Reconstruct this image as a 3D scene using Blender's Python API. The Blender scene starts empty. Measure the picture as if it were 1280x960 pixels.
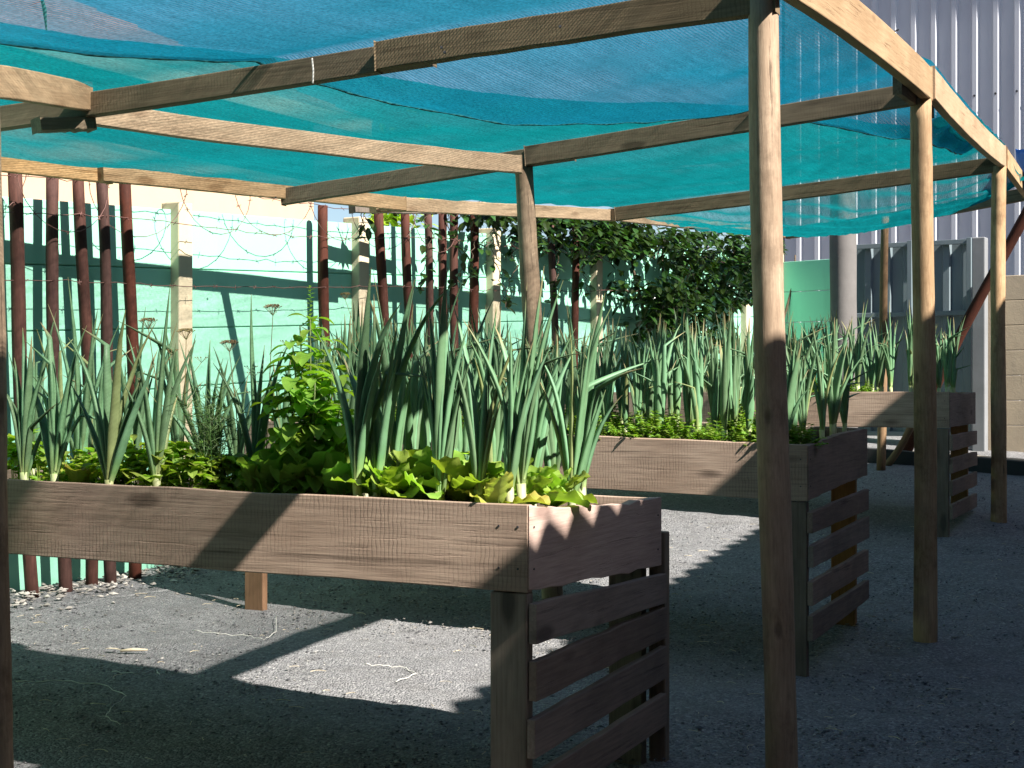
import bpy, math, random
from mathutils import Vector, Matrix, noise

R = random.Random(7)
C = bpy.context.scene.collection
F = 1900.0            # focal length in photo pixels (1280 wide)
ZC = 1.40             # camera height above its own foot
TH = math.radians(24.35)
CU, SU = math.cos(TH), math.sin(TH)
YARD_ROT = -TH

def at(px, py, d):    # a point seen at (px, py) that stands d metres away
    return Vector(((px - 640) / F * d, d, ZC - (py - 495) / F * d))
def uv_of(x, y): return (CU * x - SU * y, SU * x + CU * y)
def xy_of(u, v): return (CU * u + SU * v, -SU * u + CU * v)
def smooth(a, b, x):      # a may lie above b
    t = max(0.0, min(1.0, (x - a) / (b - a))); return t * t * (3 - 2 * t)
def ground_z(x, y):
    u, v = uv_of(x, y)
    u = max(-14, min(8, u)); v = max(-10, min(18, v))
    w = smooth(5.6, 8.6, v)
    a = -1.14 + .03 * (v - 6.1)
    b = -1.10 + .077 * (v - 7.1)
    z = a * (1 - w) + b * w
    z += -.044 * (u + 1.45)
    z += .05 * smooth(-4.2, -5.6, u)
    z -= .06 * (1 - smooth(3.6, 5.4, v)) * smooth(-1.6, -2.6, u)
    return ZC + z

# ------------------------------------------------------------------ mesh helpers
class MB:
    def __init__(self): self.v = []; self.f = []; self.t = []; self.r = []
    def add(self, vs, fs, t=None, r=0.0):
        n = len(self.v); self.v.extend([tuple(p) for p in vs])
        self.f.extend([tuple(i + n for i in f) for f in fs])
        self.t.extend(t if t else [0.0] * len(vs)); self.r.extend([r] * len(vs))
    def hexa(self, p):   # 8 corners: bottom 0-3 ccw, top 4-7
        self.add(p, [(3,2,1,0),(4,5,6,7),(0,1,5,4),(1,2,6,5),(2,3,7,6),(3,0,4,7)])
    def box(self, x0, x1, y0, y1, z0, z1):
        self.hexa([(x0,y0,z0),(x1,y0,z0),(x1,y1,z0),(x0,y1,z0),(x0,y0,z1),(x1,y0,z1),(x1,y1,z1),(x0,y1,z1)])
    def tube(self, pts, rad, n=8, flat=1.0, cap=True, r=0.0, side=None, fold=0.0):
        pts = [Vector(p) for p in pts]; m = len(pts); vs = []; ts = []
        if not hasattr(rad, '__len__'): rad = [rad] * m
        for i, p in enumerate(pts):
            d = (pts[min(i+1, m-1)] - pts[max(i-1, 0)])
            d = d.normalized() if d.length > 1e-9 else Vector((0,0,1))
            s = side if side is not None else (Vector((1,0,0)) if abs(d.x) < .9 else Vector((0,1,0)))
            a = (s - d * s.dot(d)).normalized(); b = d.cross(a)
            for k in range(n):
                q = 2 * math.pi * k / n
                off = a * math.cos(q) * rad[i] + b * (math.sin(q) * flat - fold * abs(math.cos(q))) * rad[i]
                vs.append(p + off); ts.append(i / (m - 1))
        fs = [(i*n+k, i*n+(k+1)%n, (i+1)*n+(k+1)%n, (i+1)*n+k) for i in range(m-1) for k in range(n)]
        if cap: fs.append(tuple(range(n-1, -1, -1))); fs.append(tuple((m-1)*n+k for k in range(n)))
        self.add(vs, fs, ts, r)
    def leaf(self, base, d, up, L, W, droop=.3, cup=.15, seg=4, r=0.0, shape=1.0, wavy=0.0):
        base = Vector(base); d = Vector(d).normalized(); up = Vector(up)
        side = d.cross(up)
        if side.length < 1e-4: side = d.cross(Vector((1,.3,.2)))
        side.normalize(); nrm = side.cross(d).normalized()
        vs = []; ts = []; p = base.copy(); dd = d.copy()
        for i in range(seg + 1):
            s = i / seg
            w = W * .5 * (math.sin(math.pi * min(1, s ** shape * .93 + .07)) ** .8)
            if i == seg: w = W * .02
            wz = wavy * W * (1 if i % 2 else -1)
            c = cup * w
            vs += [p + side * w + nrm * (c + wz), p, p - side * w + nrm * (c - wz)]
            ts += [s] * 3
            dd = (dd - Vector((0,0,1)) * droop * (1.2 / seg)).normalized()
            p = p + dd * (L / seg); nrm = side.cross(dd).normalized()
        fs = []
        for i in range(seg):
            a = i * 3
            fs += [(a, a+1, a+4, a+3), (a+1, a+2, a+5, a+4)]
        self.add(vs, fs, ts, r)
    def build(self, name, mat, parent=None, smooth_=False, attrs=False, bevel=0.0, matrix=None):
        me = bpy.data.meshes.new(name); me.from_pydata(self.v, [], self.f); me.update()
        if attrs:
            a = me.attributes.new('t', 'FLOAT', 'POINT'); a.data.foreach_set('value', self.t)
            a = me.attributes.new('r', 'FLOAT', 'POINT'); a.data.foreach_set('value', self.r)
        if smooth_: me.polygons.foreach_set('use_smooth', [True] * len(me.polygons))
        me.materials.append(mat)
        o = bpy.data.objects.new(name, me); C.objects.link(o)
        if parent: o.parent = parent
        if matrix is not None: o.matrix_basis = matrix
        if bevel:
            b = o.modifiers.new('edge', 'BEVEL'); b.width = bevel; b.segments = 2; b.limit_method = 'ANGLE'
        return o

def thing(name, label, cat, loc=(0,0,0), rz=0.0, group=None):
    o = bpy.data.objects.new(name, None); C.objects.link(o)
    o.location = loc; o.rotation_euler = (0, 0, rz); o.empty_display_size = .1
    return tag(o, label, cat, group)
def tag(o, label, cat, group=None, kind=None):
    if label: o['label'] = label
    if cat: o['category'] = cat
    if group: o['group'] = group
    if kind: o['kind'] = kind
    return o
def struct(o, kind='structure'):
    o['kind'] = kind; return o
def dup(root, loc, rz, scale=1.0, label=None, group=None):
    r = root.copy(); C.objects.link(r); r.location = loc; r.rotation_euler = (0, 0, rz); r.scale = (scale,) * 3
    if label: r['label'] = label
    if group: r['group'] = group
    for ch in list(root.children):
        c = ch.copy(); C.objects.link(c); c.parent = r
    return r

# ------------------------------------------------------------------ materials
def new_mat(name):
    m = bpy.data.materials.new(name); m.use_nodes = True
    nt = m.node_tree; nt.nodes.clear()
    out = nt.nodes.new('ShaderNodeOutputMaterial'); out.location = (900, 0)
    return m, nt, out
class N:
    def __init__(self, nt): self.nt = nt
    def __call__(self, typ, **kw):
        n = self.nt.nodes.new('ShaderNode' + typ)
        for k, v in kw.items():
            if k.startswith('_'): setattr(n, k[1:], v)
        return n
    def link(self, a, b): self.nt.links.new(a, b)
    def coords(self, scale=(1,1,1), rnd=True):
        tc = self('TexCoord'); mp = self('Mapping'); mp.inputs['Scale'].default_value = scale
        if rnd:
            oi = self('ObjectInfo'); ad = self('VectorMath', _operation='ADD')
            mu = self('Math', _operation='MULTIPLY'); mu.inputs[1].default_value = 37.0
            self.link(oi.outputs['Random'], mu.inputs[0])
            self.link(tc.outputs['Object'], ad.inputs[0]); self.link(mu.outputs[0], ad.inputs[1])
            self.link(ad.outputs[0], mp.inputs['Vector'])
        else: self.link(tc.outputs['Object'], mp.inputs['Vector'])
        return mp.outputs['Vector']
    def noise(self, vec, scale, detail=4, rough=.6, dist=0.0):
        n = self('TexNoise'); n.inputs['Scale'].default_value = scale; n.inputs['Detail'].default_value = detail
        n.inputs['Roughness'].default_value = rough; n.inputs['Distortion'].default_value = dist
        if vec: self.link(vec, n.inputs['Vector'])
        return n.outputs['Fac']
    def ramp(self, fac, stops):
        r = self('ValToRGB'); e = r.color_ramp.elements
        while len(e) < len(stops): e.new(.5)
        for el, (p, c) in zip(e, stops):
            el.position = p; el.color = (*c, 1) if len(c) == 3 else c
        self.link(fac, r.inputs['Fac']); return r.outputs['Color']
    def mix(self, fac, a, b, mode='MIX'):
        n = self('Mix', _data_type='RGBA', _blend_type=mode)
        for s, x in ((0, fac), (6, a), (7, b)):
            if isinstance(x, (int, float)): n.inputs[s].default_value = x
            elif isinstance(x, tuple): n.inputs[s].default_value = (*x, 1)
            else: self.link(x, n.inputs[s])
        return n.outputs[2]
    def math(self, op, a, b=None):
        n = self('Math', _operation=op)
        for i, x in enumerate((a, b)):
            if x is None: continue
            if isinstance(x, (int, float)): n.inputs[i].default_value = x
            else: self.link(x, n.inputs[i])
        return n.outputs[0]
    def bsdf(self, col, rough=.8, spec=.3, bump=None, bstr=.3, bdist=.01):
        b = self('BsdfPrincipled')
        if isinstance(col, tuple): b.inputs['Base Color'].default_value = (*col, 1)
        else: self.link(col, b.inputs['Base Color'])
        if isinstance(rough, (int, float)): b.inputs['Roughness'].default_value = rough
        else: self.link(rough, b.inputs['Roughness'])
        b.inputs['Specular IOR Level'].default_value = spec
        if bump is not None:
            bp = self('Bump'); bp.inputs['Strength'].default_value = bstr; bp.inputs['Distance'].default_value = bdist
            self.link(bump, bp.inputs['Height']); self.link(bp.outputs['Normal'], b.inputs['Normal'])
        return b

def stretch(axis, a, b): return tuple(a if ch == axis else b for ch in 'XYZ')

def mat_board(name, c_lo, c_hi, c_dark, axis='X', saw=True, dark_amt=.5):
    """rough-sawn painted board: fine grain, cross saw marks, open cracks, knots, stains"""
    m, nt, out = new_mat(name); n = N(nt)
    fine = n.noise(n.coords(stretch(axis, 5, 120)), 1.0, 4, .65)
    g = n.noise(n.coords(stretch(axis, 1.7, 46)), 1.0, 7, .68, .15)
    blot = n.noise(n.coords(stretch(axis, 2.2, 5)), 1.0, 5, .6)
    base = n.mix(n.ramp(blot, [(.3, (0,0,0)), (.7, (1,1,1))]), c_lo, c_hi)
    base = n.mix(n.math('MULTIPLY', n.ramp(fine, [(.35, (1,1,1)), (.6, (0,0,0))]), .30), base, c_dark)
    crack = n.ramp(g, [(.37, (1,1,1)), (.43, (0,0,0))])
    mask = n.ramp(n.noise(n.coords(stretch(axis, 2.4, 7)), 1.0, 3), [(.45, (0,0,0)), (.66, (1,1,1))])
    cm = n.math('MULTIPLY', crack, mask)
    col = n.mix(n.math('MULTIPLY', cm, dark_amt), base, c_dark)
    h = n.math('SUBTRACT', n.math('MULTIPLY', fine, .5), n.math('MULTIPLY', cm, .9))
    if saw:
        w = n('TexWave', _wave_type='BANDS', _bands_direction=axis); w.inputs['Scale'].default_value = 24
        w.inputs['Distortion'].default_value = 4.0; w.inputs['Detail'].default_value = 4; w.inputs['Detail Scale'].default_value = 1.6
        n.link(n.coords(stretch(axis, 1, .6)), w.inputs['Vector'])
        sm = n.ramp(n.noise(n.coords(stretch(axis, 4, 6)), 1.0, 4, .65), [(.40, (.04,.04,.04)), (.66, (1,1,1))])
        sw = n.math('MULTIPLY', n.ramp(w.outputs['Fac'], [(.06, (1,1,1)), (.36, (0,0,0))]), sm)
        col = n.mix(n.math('MULTIPLY', sw, .34), col, c_dark)
        lg = n.ramp(n.noise(n.coords(stretch(axis, .9, 85)), 1.0, 2), [(.36, (1,1,1)), (.44, (0,0,0))])
        lm = n.ramp(n.noise(n.coords(stretch(axis, 3, 10)), 1.0, 2), [(.45, (0,0,0)), (.6, (1,1,1))])
        col = n.mix(n.math('MULTIPLY', n.math('MULTIPLY', lg, lm), .5), col, c_dark)
        h = n.math('SUBTRACT', h, n.math('MULTIPLY', sw, .12))
    vo = n('TexVoronoi'); vo.inputs['Scale'].default_value = 1.0; vo.inputs['Randomness'].default_value = 1.0
    n.link(n.coords(stretch(axis, 2.4, 7)), vo.inputs['Vector'])
    kn = n.ramp(vo.outputs['Distance'], [(.10, (1,1,1)), (.19, (0,0,0))])
    col = n.mix(n.math('MULTIPLY', kn, .65), col, c_dark)
    st = n.ramp(n.noise(n.coords((1.5, 1.5, 1.5)), 1.0, 6, .72), [(.50, (0,0,0)), (.68, (1,1,1))])
    col = n.mix(n.math('MULTIPLY', st, .38), col, tuple((p + q) * .42 for p, q in zip(c_lo, c_dark)))
    oi = n('ObjectInfo'); hs = n('HueSaturation')
    n.link(n.math('ADD', n.math('MULTIPLY', oi.outputs['Random'], .30), .84), hs.inputs['Value'])
    n.link(n.math('ADD', n.math('MULTIPLY', n.math('FRACT', n.math('MULTIPLY', oi.outputs['Random'], 7.3)), .3), .82), hs.inputs['Saturation'])
    n.link(col, hs.inputs['Color'])
    b = n.bsdf(hs.outputs['Color'], .88, .18, h, .5, .004); n.link(b.outputs[0], out.inputs[0]); return m

def mat_pole(name, c1, c2, c3, axis='Z', bump=.5, sc=1.0):
    """debarked round pole: weathered streaks, drying splits, knots, grey and dark stains"""
    m, nt, out = new_mat(name); n = N(nt)
    g = n.noise(n.coords(stretch(axis, 1.4 * sc, 40 * sc)), 1.0, 7, .7, .25)
    fine = n.noise(n.coords(stretch(axis, 9, 110)), 1.0, 4, .7)
    bl = n.noise(n.coords(stretch(axis, 2.6, 7)), 1.0, 6, .7)
    col = n.mix(n.ramp(bl, [(.3, (0,0,0)), (.68, (1,1,1))]), c1, c2)
    col = n.mix(n.math('MULTIPLY', n.ramp(fine, [(.35, (1,1,1)), (.62, (0,0,0))]), .4), col, c3)
    split = n.ramp(g, [(.30, (1,1,1)), (.37, (0,0,0))])
    col = n.mix(n.math('MULTIPLY', split, .85), col, tuple(x * .35 for x in c3))
    st = n.ramp(n.noise(n.coords(stretch(axis, 4.5, 6)), 1.0, 6, .75), [(.50, (0,0,0)), (.66, (1,1,1))])
    col = n.mix(n.math('MULTIPLY', st, .55), col, c3)
    vo = n('TexVoronoi'); vo.inputs['Scale'].default_value = 1.0
    n.link(n.coords(stretch(axis, 3.0, 8)), vo.inputs['Vector'])
    kn = n.ramp(vo.outputs['Distance'], [(.05, (1,1,1)), (.11, (0,0,0))])
    col = n.mix(n.math('MULTIPLY', kn, .55), col, tuple(x * .3 for x in c3))
    oi = n('ObjectInfo'); hs = n('HueSaturation')
    n.link(n.math('ADD', n.math('MULTIPLY', oi.outputs['Random'], .34), .80), hs.inputs['Value'])
    n.link(n.math('ADD', n.math('MULTIPLY', n.math('FRACT', n.math('MULTIPLY', oi.outputs['Random'], 5.7)), .4), .72), hs.inputs['Saturation'])
    n.link(col, hs.inputs['Color'])
    h = n.math('SUBTRACT', n.math('SUBTRACT', n.math('MULTIPLY', fine, .4), n.math('MULTIPLY', kn, .8)), split)
    b = n.bsdf(hs.outputs['Color'], .8, .2, h, bump, .006); n.link(b.outputs[0], out.inputs[0]); return m

def mat_leaf(name, stops, var=.25, transl=.3, rough=.45, tcol=None, spec=.35, dry=False):
    m, nt, out = new_mat(name); n = N(nt)
    at_ = n('Attribute'); at_.attribute_name = 't'; ar = n('Attribute'); ar.attribute_name = 'r'
    col = n.ramp(at_.outputs['Fac'], stops)
    oi = n('ObjectInfo')
    rr = n.math('FRACT', n.math('ADD', ar.outputs['Fac'], n.math('MULTIPLY', oi.outputs['Random'], .6)))
    hsv = n('HueSaturation')
    n.link(n.math('ADD', n.math('MULTIPLY', rr, .05), .475), hsv.inputs['Hue'])
    n.link(n.math('ADD', n.math('MULTIPLY', rr, 2 * var), 1 - var), hsv.inputs['Value'])
    n.link(col, hsv.inputs['Color']); col = hsv.outputs['Color']
    ns = n.noise(n.coords((22,22,22)), 1.0, 3)
    if dry:     # some leaf ends have dried to straw, a few whole leaves have yellowed
        f1 = n.math('FRACT', n.math('MULTIPLY', ar.outputs['Fac'], 9.7))
        end = n.math('MULTIPLY', n.math('GREATER_THAN', f1, .62), n.ramp(at_.outputs['Fac'], [(.80, (0,0,0)), (.93, (1,1,1))]))
        col = n.mix(n.math('MULTIPLY', end, .85), col, (.36,.29,.15))
        f2 = n.math('GREATER_THAN', n.math('FRACT', n.math('MULTIPLY', ar.outputs['Fac'], 23.3)), .93)
        col = n.mix(n.math('MULTIPLY', f2, .6), col, (.34,.33,.12))
    col = n.mix(n.ramp(ns, [(.35, (.28,.28,.28)), (.6, (0,0,0))]), col, n.mix(1.0, col, (.45,.5,.35), 'MULTIPLY'))
    b = n.bsdf(col, rough, spec, ns, .15, .004)
    tr = n('BsdfTranslucent'); n.link(n.mix(1.0, col, tcol or (1.0, 1.15, .5), 'MULTIPLY'), tr.inputs['Color'])
    mx = n('MixShader'); mx.inputs[0].default_value = transl
    n.link(b.outputs[0], mx.inputs[1]); n.link(tr.outputs[0], mx.inputs[2]); n.link(mx.outputs[0], out.inputs[0]); return m

def mat_plain(name, col, rough=.7, var=.25, scale=6.0, spec=.3, bump=.2, dirt=None, bdist=.006, metallic=0.0):
    m, nt, out = new_mat(name); n = N(nt)
    f = n.noise(n.coords((scale,)*3), 1.0, 6, .65)
    c = n.mix(f, tuple(x * (1 - var) for x in col), tuple(min(1, x * (1 + var)) for x in col))
    if dirt:
        d = n.ramp(n.noise(n.coords((1.4, 1.4, .5)), 1.0, 6, .7), [(.45, (0,0,0)), (.72, (1,1,1))])
        c = n.mix(n.math('MULTIPLY', d, .5), c, dirt)
    fine = n.noise(n.coords((70,)*3), 1.0, 3)
    b = n.bsdf(c, rough, spec, n.math('ADD', f, n.math('MULTIPLY', fine, .4)), bump, bdist)
    b.inputs['Metallic'].default_value = metallic
    n.link(b.outputs[0], out.inputs[0]); return m

M = {}
M['board'] = mat_board('weathered_brown_board', (.34,.24,.18), (.50,.375,.295), (.055,.036,.028))
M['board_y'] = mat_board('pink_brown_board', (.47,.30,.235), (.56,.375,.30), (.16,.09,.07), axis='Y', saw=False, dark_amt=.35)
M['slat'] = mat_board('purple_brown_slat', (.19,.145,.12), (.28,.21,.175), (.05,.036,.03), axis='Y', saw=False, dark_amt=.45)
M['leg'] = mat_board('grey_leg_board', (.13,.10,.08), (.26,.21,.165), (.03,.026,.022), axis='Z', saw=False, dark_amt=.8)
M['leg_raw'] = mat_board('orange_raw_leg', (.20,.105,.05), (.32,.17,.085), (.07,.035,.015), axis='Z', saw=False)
M['beam'] = mat_board('pine_beam', (.33,.21,.11), (.46,.315,.18), (.15,.08,.035), axis='X', saw=False, dark_amt=.6)
M['beam_old'] = mat_board('weathered_rafter', (.14,.10,.06), (.245,.18,.108), (.045,.03,.018), axis='X', saw=True, dark_amt=.5)
M['pole'] = mat_pole('round_pole', (.29,.18,.095), (.50,.335,.195), (.12,.07,.035))
M['redpole'] = mat_pole('red_brown_pole', (.058,.019,.013), (.100,.034,.022), (.020,.008,.006), bump=.25)
M['brownpole'] = mat_pole('brown_pole', (.15,.09,.05), (.26,.17,.10), (.05,.03,.02))

def mat_mint():
    m, nt, out = new_mat('mint_wall_paint'); n = N(nt)
    f = n.noise(n.coords((1.1, 1.1, 1.6)), 1.0, 7, .7); f2 = n.noise(n.coords((9, 9, 3)), 1.0, 4)
    c = n.mix(f, (.24,.555,.405), (.30,.62,.465))
    d = n.ramp(n.noise(n.coords((2.2, 2.2, .35)), 1.0, 5, .7), [(.55, (0,0,0)), (.8, (1,1,1))])
    c = n.mix(n.math('MULTIPLY', d, .6), c, (.17,.37,.27))
    c = n.mix(n.ramp(f2, [(.28, (.3,.3,.3)), (.42, (0,0,0))]), c, (.26,.52,.42))
    b = n.bsdf(c, .7, .3, f2, .25, .006); n.link(b.outputs[0], out.inputs[0]); return m
M['mint'] = mat_mint()
M['cream'] = mat_plain('cream_post_paint', (.56,.47,.33), .7, .14, 5, dirt=(.33,.30,.2))
M['peach'] = mat_plain('peach_plaster', (.52,.365,.25), .85, .08, 3, dirt=(.50,.33,.2))
M['tile'] = mat_plain('roof_tile', (.27,.13,.10), .8, .3, 9)
M['cladding'] = mat_plain('white_steel_cladding', (.55,.56,.605), .45, .05, 1.2, .4, .05, dirt=(.42,.42,.48))
M['gate'] = mat_plain('grey_steel_sheet', (.15,.19,.21), .5, .12, 3, .4, .1, dirt=(.24,.27,.28))
M['concrete'] = mat_plain('grey_concrete', (.15,.14,.135), .9, .25, 7, .2, .5)
M['block'] = mat_plain('beige_block', (.36,.295,.215), .9, .16, 4, .2, .6, dirt=(.22,.19,.15))
M['soil'] = mat_plain('dark_soil', (.035,.026,.02), .95, .5, 30, .1, 1.0, bdist=.03)
M['dark'] = mat_plain('kerb_shadow_black', (.03,.03,.032), .9, .3, 8)  # black of the base shadow put into the kerb colour
M['wire'] = mat_plain('rusty_wire', (.13,.06,.05), .7, .3, 20, .4)
M['straw'] = mat_plain('pale_straw', (.55,.47,.34), .8, .3, 12)
M['string'] = mat_plain('pale_string', (.62,.60,.55), .8, .2, 20)
M['asbestos'] = mat_plain('grey_roof_sheet', (.34,.34,.34), .9, .15, 5)
M['shedwall'] = mat_plain('pale_shed_wall', (.20,.205,.215), .7, .12, 3)
M['tarp'] = mat_plain('blue_tarp', (.02,.14,.50), .5, .2, 8)
M['nail'] = mat_plain('dark_nail', (.04,.04,.045), .5, .2, 20)

M['leek'] = mat_leaf('leek_leaf', [(0, (.42,.50,.22)), (.07, (.20,.31,.11)), (.22, (.155,.29,.145)), (.85, (.13,.255,.13)), (.97, (.15,.22,.10)), (1, (.30,.25,.11))], .30, .18, .5, (1.0,1.1,.6), .35, dry=True)
M['stalk'] = mat_leaf('leek_shank', [(0, (.40,.32,.2)), (.35, (.62,.56,.42)), (1, (.40,.46,.2))], .15, .1, .5)
M['lettuce'] = mat_leaf('lettuce_leaf', [(0, (.52,.58,.28)), (.28, (.30,.44,.08)), (.7, (.26,.40,.06)), (1, (.32,.46,.08))], .25, .42, .6, (1.1,1.15,.35))
M['basil'] = mat_leaf('basil_leaf', [(0, (.31,.50,.075)), (1, (.29,.48,.07))], .28, .48, .55, (1.1,1.2,.35))
M['herb'] = mat_leaf('herb_leaf', [(0, (.33,.48,.10)), (1, (.42,.56,.10))], .34, .52, .5, (1.1,1.2,.35))
M['chard'] = mat_leaf('chard_leaf', [(0, (.42,.48,.19)), (.35, (.27,.42,.08)), (1, (.26,.42,.07))], .25, .45, .55, None, .2)
M['yellow'] = mat_leaf('yellowing_leaf', [(0, (.44,.48,.14)), (.7, (.42,.47,.08)), (1, (.52,.44,.10))], .2, .4, .5)
M['carrot'] = mat_leaf('carrot_top', [(0, (.20,.31,.06)), (1, (.22,.36,.045))], .32, .40, .5, (1.1,1.2,.35))
M['dill'] = mat_leaf('dill_frond', [(0, (.10,.18,.05)), (1, (.11,.21,.06))], .2, .2, .5)
M['umbel'] = mat_leaf('dry_umbel', [(0, (.17,.20,.07)), (.6, (.24,.19,.08)), (1, (.28,.19,.08))], .2, .1, .7)
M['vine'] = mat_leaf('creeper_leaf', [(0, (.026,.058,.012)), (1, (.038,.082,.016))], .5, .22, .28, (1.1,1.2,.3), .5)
M['stem'] = mat_plain('green_stem', (.15,.20,.07), .6, .2, 20)
M['vinestem'] = mat_plain('brown_stem', (.10,.07,.045), .8, .3, 20)

def mat_gravel():
    m, nt, out = new_mat('dark_gravel'); n = N(nt)
    tc = n('TexCoord'); P = tc.outputs['Object']
    vo = n('TexVoronoi'); vo.inputs['Scale'].default_value = 95; n.link(P, vo.inputs['Vector'])
    vo2 = n('TexVoronoi'); vo2.inputs['Scale'].default_value = 140; n.link(P, vo2.inputs['Vector'])
    sep = n('SeparateColor'); n.link(vo.outputs['Color'], sep.inputs[0])
    sep2 = n('SeparateColor'); n.link(vo2.outputs['Color'], sep2.inputs[0])
    c = n.ramp(sep.outputs[0], [(0, (.085,.083,.089)), (.5, (.172,.170,.178)), (.86, (.25,.246,.25)), (1, (.44,.43,.42))])
    c2 = n.ramp(sep2.outputs[0], [(0, (.06,.06,.066)), (.6, (.172,.170,.178)), (1, (.35,.34,.335))])
    c = n.mix(.45, c, c2)
    big = n.noise(P, .9, 4, .6); big2 = n.noise(P, 6, 4, .65)
    c = n.mix(n.ramp(big, [(.35, (0,0,0)), (.7, (.5,.5,.5))]), c, (.22,.216,.22))
    c = n.mix(n.ramp(big2, [(.45, (0,0,0)), (.75, (.35,.35,.35))]), c, (.07,.062,.055))
    h = n.math('ADD', n.math('MULTIPLY', vo.outputs['Distance'], -1.0), n.math('MULTIPLY', vo2.outputs['Distance'], -.5))
    b = n.bsdf(c, .85, .25, h, .7, .014); n.link(b.outputs[0], out.inputs[0]); return m
M['gravel'] = mat_gravel()
def mat_stones(name, stops):
    m, nt, out = new_mat(name); n = N(nt)
    ar = n('Attribute'); ar.attribute_name = 'r'
    b = n.bsdf(n.ramp(ar.outputs['Fac'], stops), .8, .25); n.link(b.outputs[0], out.inputs[0]); return m
M['stones'] = mat_stones('gravel_stones', [(0, (.055,.055,.06)), (.5, (.14,.14,.145)), (.85, (.21,.205,.20)), (1, (.42,.40,.37))])
M['pebbles'] = mat_stones('pale_pebbles', [(0, (.16,.15,.14)), (.6, (.32,.29,.26)), (1, (.55,.51,.46))])

def mat_net(name, c_fib, c_tr, clear, thread=170.0, k0=.25, lines=(.80, 1.15)):
    """knitted shade cloth: fibres that scatter and pass light, with open holes between them; like any real
    mesh the holes close up at glancing incidence, T = clear * exp(-k0 / cos), the same for every ray"""
    m, nt, out = new_mat(name); n = N(nt)
    tc = n('TexCoord'); P = tc.outputs['Object']
    rot = n('Mapping'); rot.inputs['Rotation'].default_value = (0, 0, TH); n.link(P, rot.inputs['Vector']); Q = rot.outputs['Vector']
    w = n('TexWave', _wave_type='BANDS', _bands_direction='X'); w.inputs['Scale'].default_value = thread / 6.283
    w.inputs['Distortion'].default_value = 1.8; w.inputs['Detail'].default_value = 3; w.inputs['Detail Scale'].default_value = .35
    n.link(Q, w.inputs['Vector'])
    big = n.noise(P, 1.3, 5, .6)
    mp = n('Mapping'); mp.inputs['Scale'].default_value = (30, 2.2, 3); n.link(Q, mp.inputs['Vector'])
    fold = n.noise(mp.outputs['Vector'], 1.0, 5, .65)
    mk = n('Mapping'); mk.inputs['Scale'].default_value = (170, 55, 60); n.link(Q, mk.inputs['Vector'])
    knit = n.noise(mk.outputs['Vector'], 1.0, 3, .7)
    geo = n('NewGeometry'); dt = n('VectorMath', _operation='DOT_PRODUCT')
    n.link(geo.outputs['Incoming'], dt.inputs[0]); n.link(geo.outputs['Normal'], dt.inputs[1])
    cs = n.math('MAXIMUM', n.math('ABSOLUTE', dt.outputs['Value']), .02)
    T = n.math('MULTIPLY', n.math('EXPONENT', n.math('DIVIDE', -k0, cs)), clear)
    T = n.math('MULTIPLY', T, n.ramp(w.outputs['Fac'], [(.1, (lines[0],)*3), (.9, (lines[1],)*3)]))
    T = n.math('MULTIPLY', T, n.ramp(knit, [(.33, (.68,.68,.68)), (.67, (1.3,1.3,1.3))]))
    T = n.math('MULTIPLY', T, n.ramp(fold, [(.3, (.75,.75,.75)), (.7, (1.2,1.2,1.2))]))
    df = n('BsdfDiffuse'); tl = n('BsdfTranslucent'); tp = n('BsdfTransparent')
    v0 = n.ramp(knit, [(.33, (.60,.60,.60)), (.67, (1.3,1.3,1.3))])
    v = n.mix(1.0, n.ramp(big, [(.3, (.82,.82,.82)), (.7, (1.1,1.1,1.1))]), n.ramp(fold, [(.3, (.85,.85,.85)), (.7, (1.12,1.12,1.12))]), 'MULTIPLY'); v = n.mix(1.0, v, v0, 'MULTIPLY')
    n.link(n.mix(1.0, v, c_fib, 'MULTIPLY'), df.inputs['Color']); n.link(n.mix(1.0, v, c_tr, 'MULTIPLY'), tl.inputs['Color'])
    a = n('MixShader'); a.inputs[0].default_value = .5; n.link(df.outputs[0], a.inputs[1]); n.link(tl.outputs[0], a.inputs[2])
    b = n('MixShader'); n.link(T, b.inputs[0]); n.link(a.outputs[0], b.inputs[1]); n.link(tp.outputs[0], b.inputs[2])
    n.link(b.outputs[0], out.inputs[0]); return m
M['net_teal'] = mat_net('teal_shade_cloth', (.004,.15,.165), (.004,.20,.22), 1.5, 170.0, .64)
M['net_sky_blue'] = mat_net('sky_tinted_shade_cloth', (.006,.135,.205), (.006,.172,.27), 1.22, 150.0, .44, (.50, 1.42))  # teal cloth, the blue of the sky behind it put into the fibres
M['hem'] = mat_plain('net_hem_cord', (.01,.10,.10), .8, .3, 40)

# ------------------------------------------------------------------ ground
def frange(a, b, s):
    n = max(1, round((b - a) / s)); return [a + (b - a) * i / n for i in range(n + 1)]
def make_ground():
    us = [-70, -40, -22, -14] + frange(-9, 2.4, .06) + [4, 8, 16, 40, 70]
    vs_ = [-70, -40, -15, -5, -1] + frange(1.5, 15, .06) + [17, 20, 30, 50, 90]
    mb = MB()
    vv = []
    for v in vs_:
        for u in us:
            x, y = xy_of(u, v); z = ground_z(x, y)
            if -9 <= u <= 3 and 1 <= v <= 15.5:
                z += .022 * noise.noise(Vector((x*1.3, y*1.3, 0))) + .010 * noise.noise(Vector((x*5, y*5, 3))) + .006 * noise.noise(Vector((x*14, y*14, 7)))
            vv.append((x, y, z))
    n = len(us)
    ff = [(j*n+i, j*n+i+1, (j+1)*n+i+1, (j+1)*n+i) for j in range(len(vs_)-1) for i in range(n-1)]
    mb.add(vv, ff)
    struct(mb.build('ground', M['gravel'], smooth_=True))
make_ground()

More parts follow.
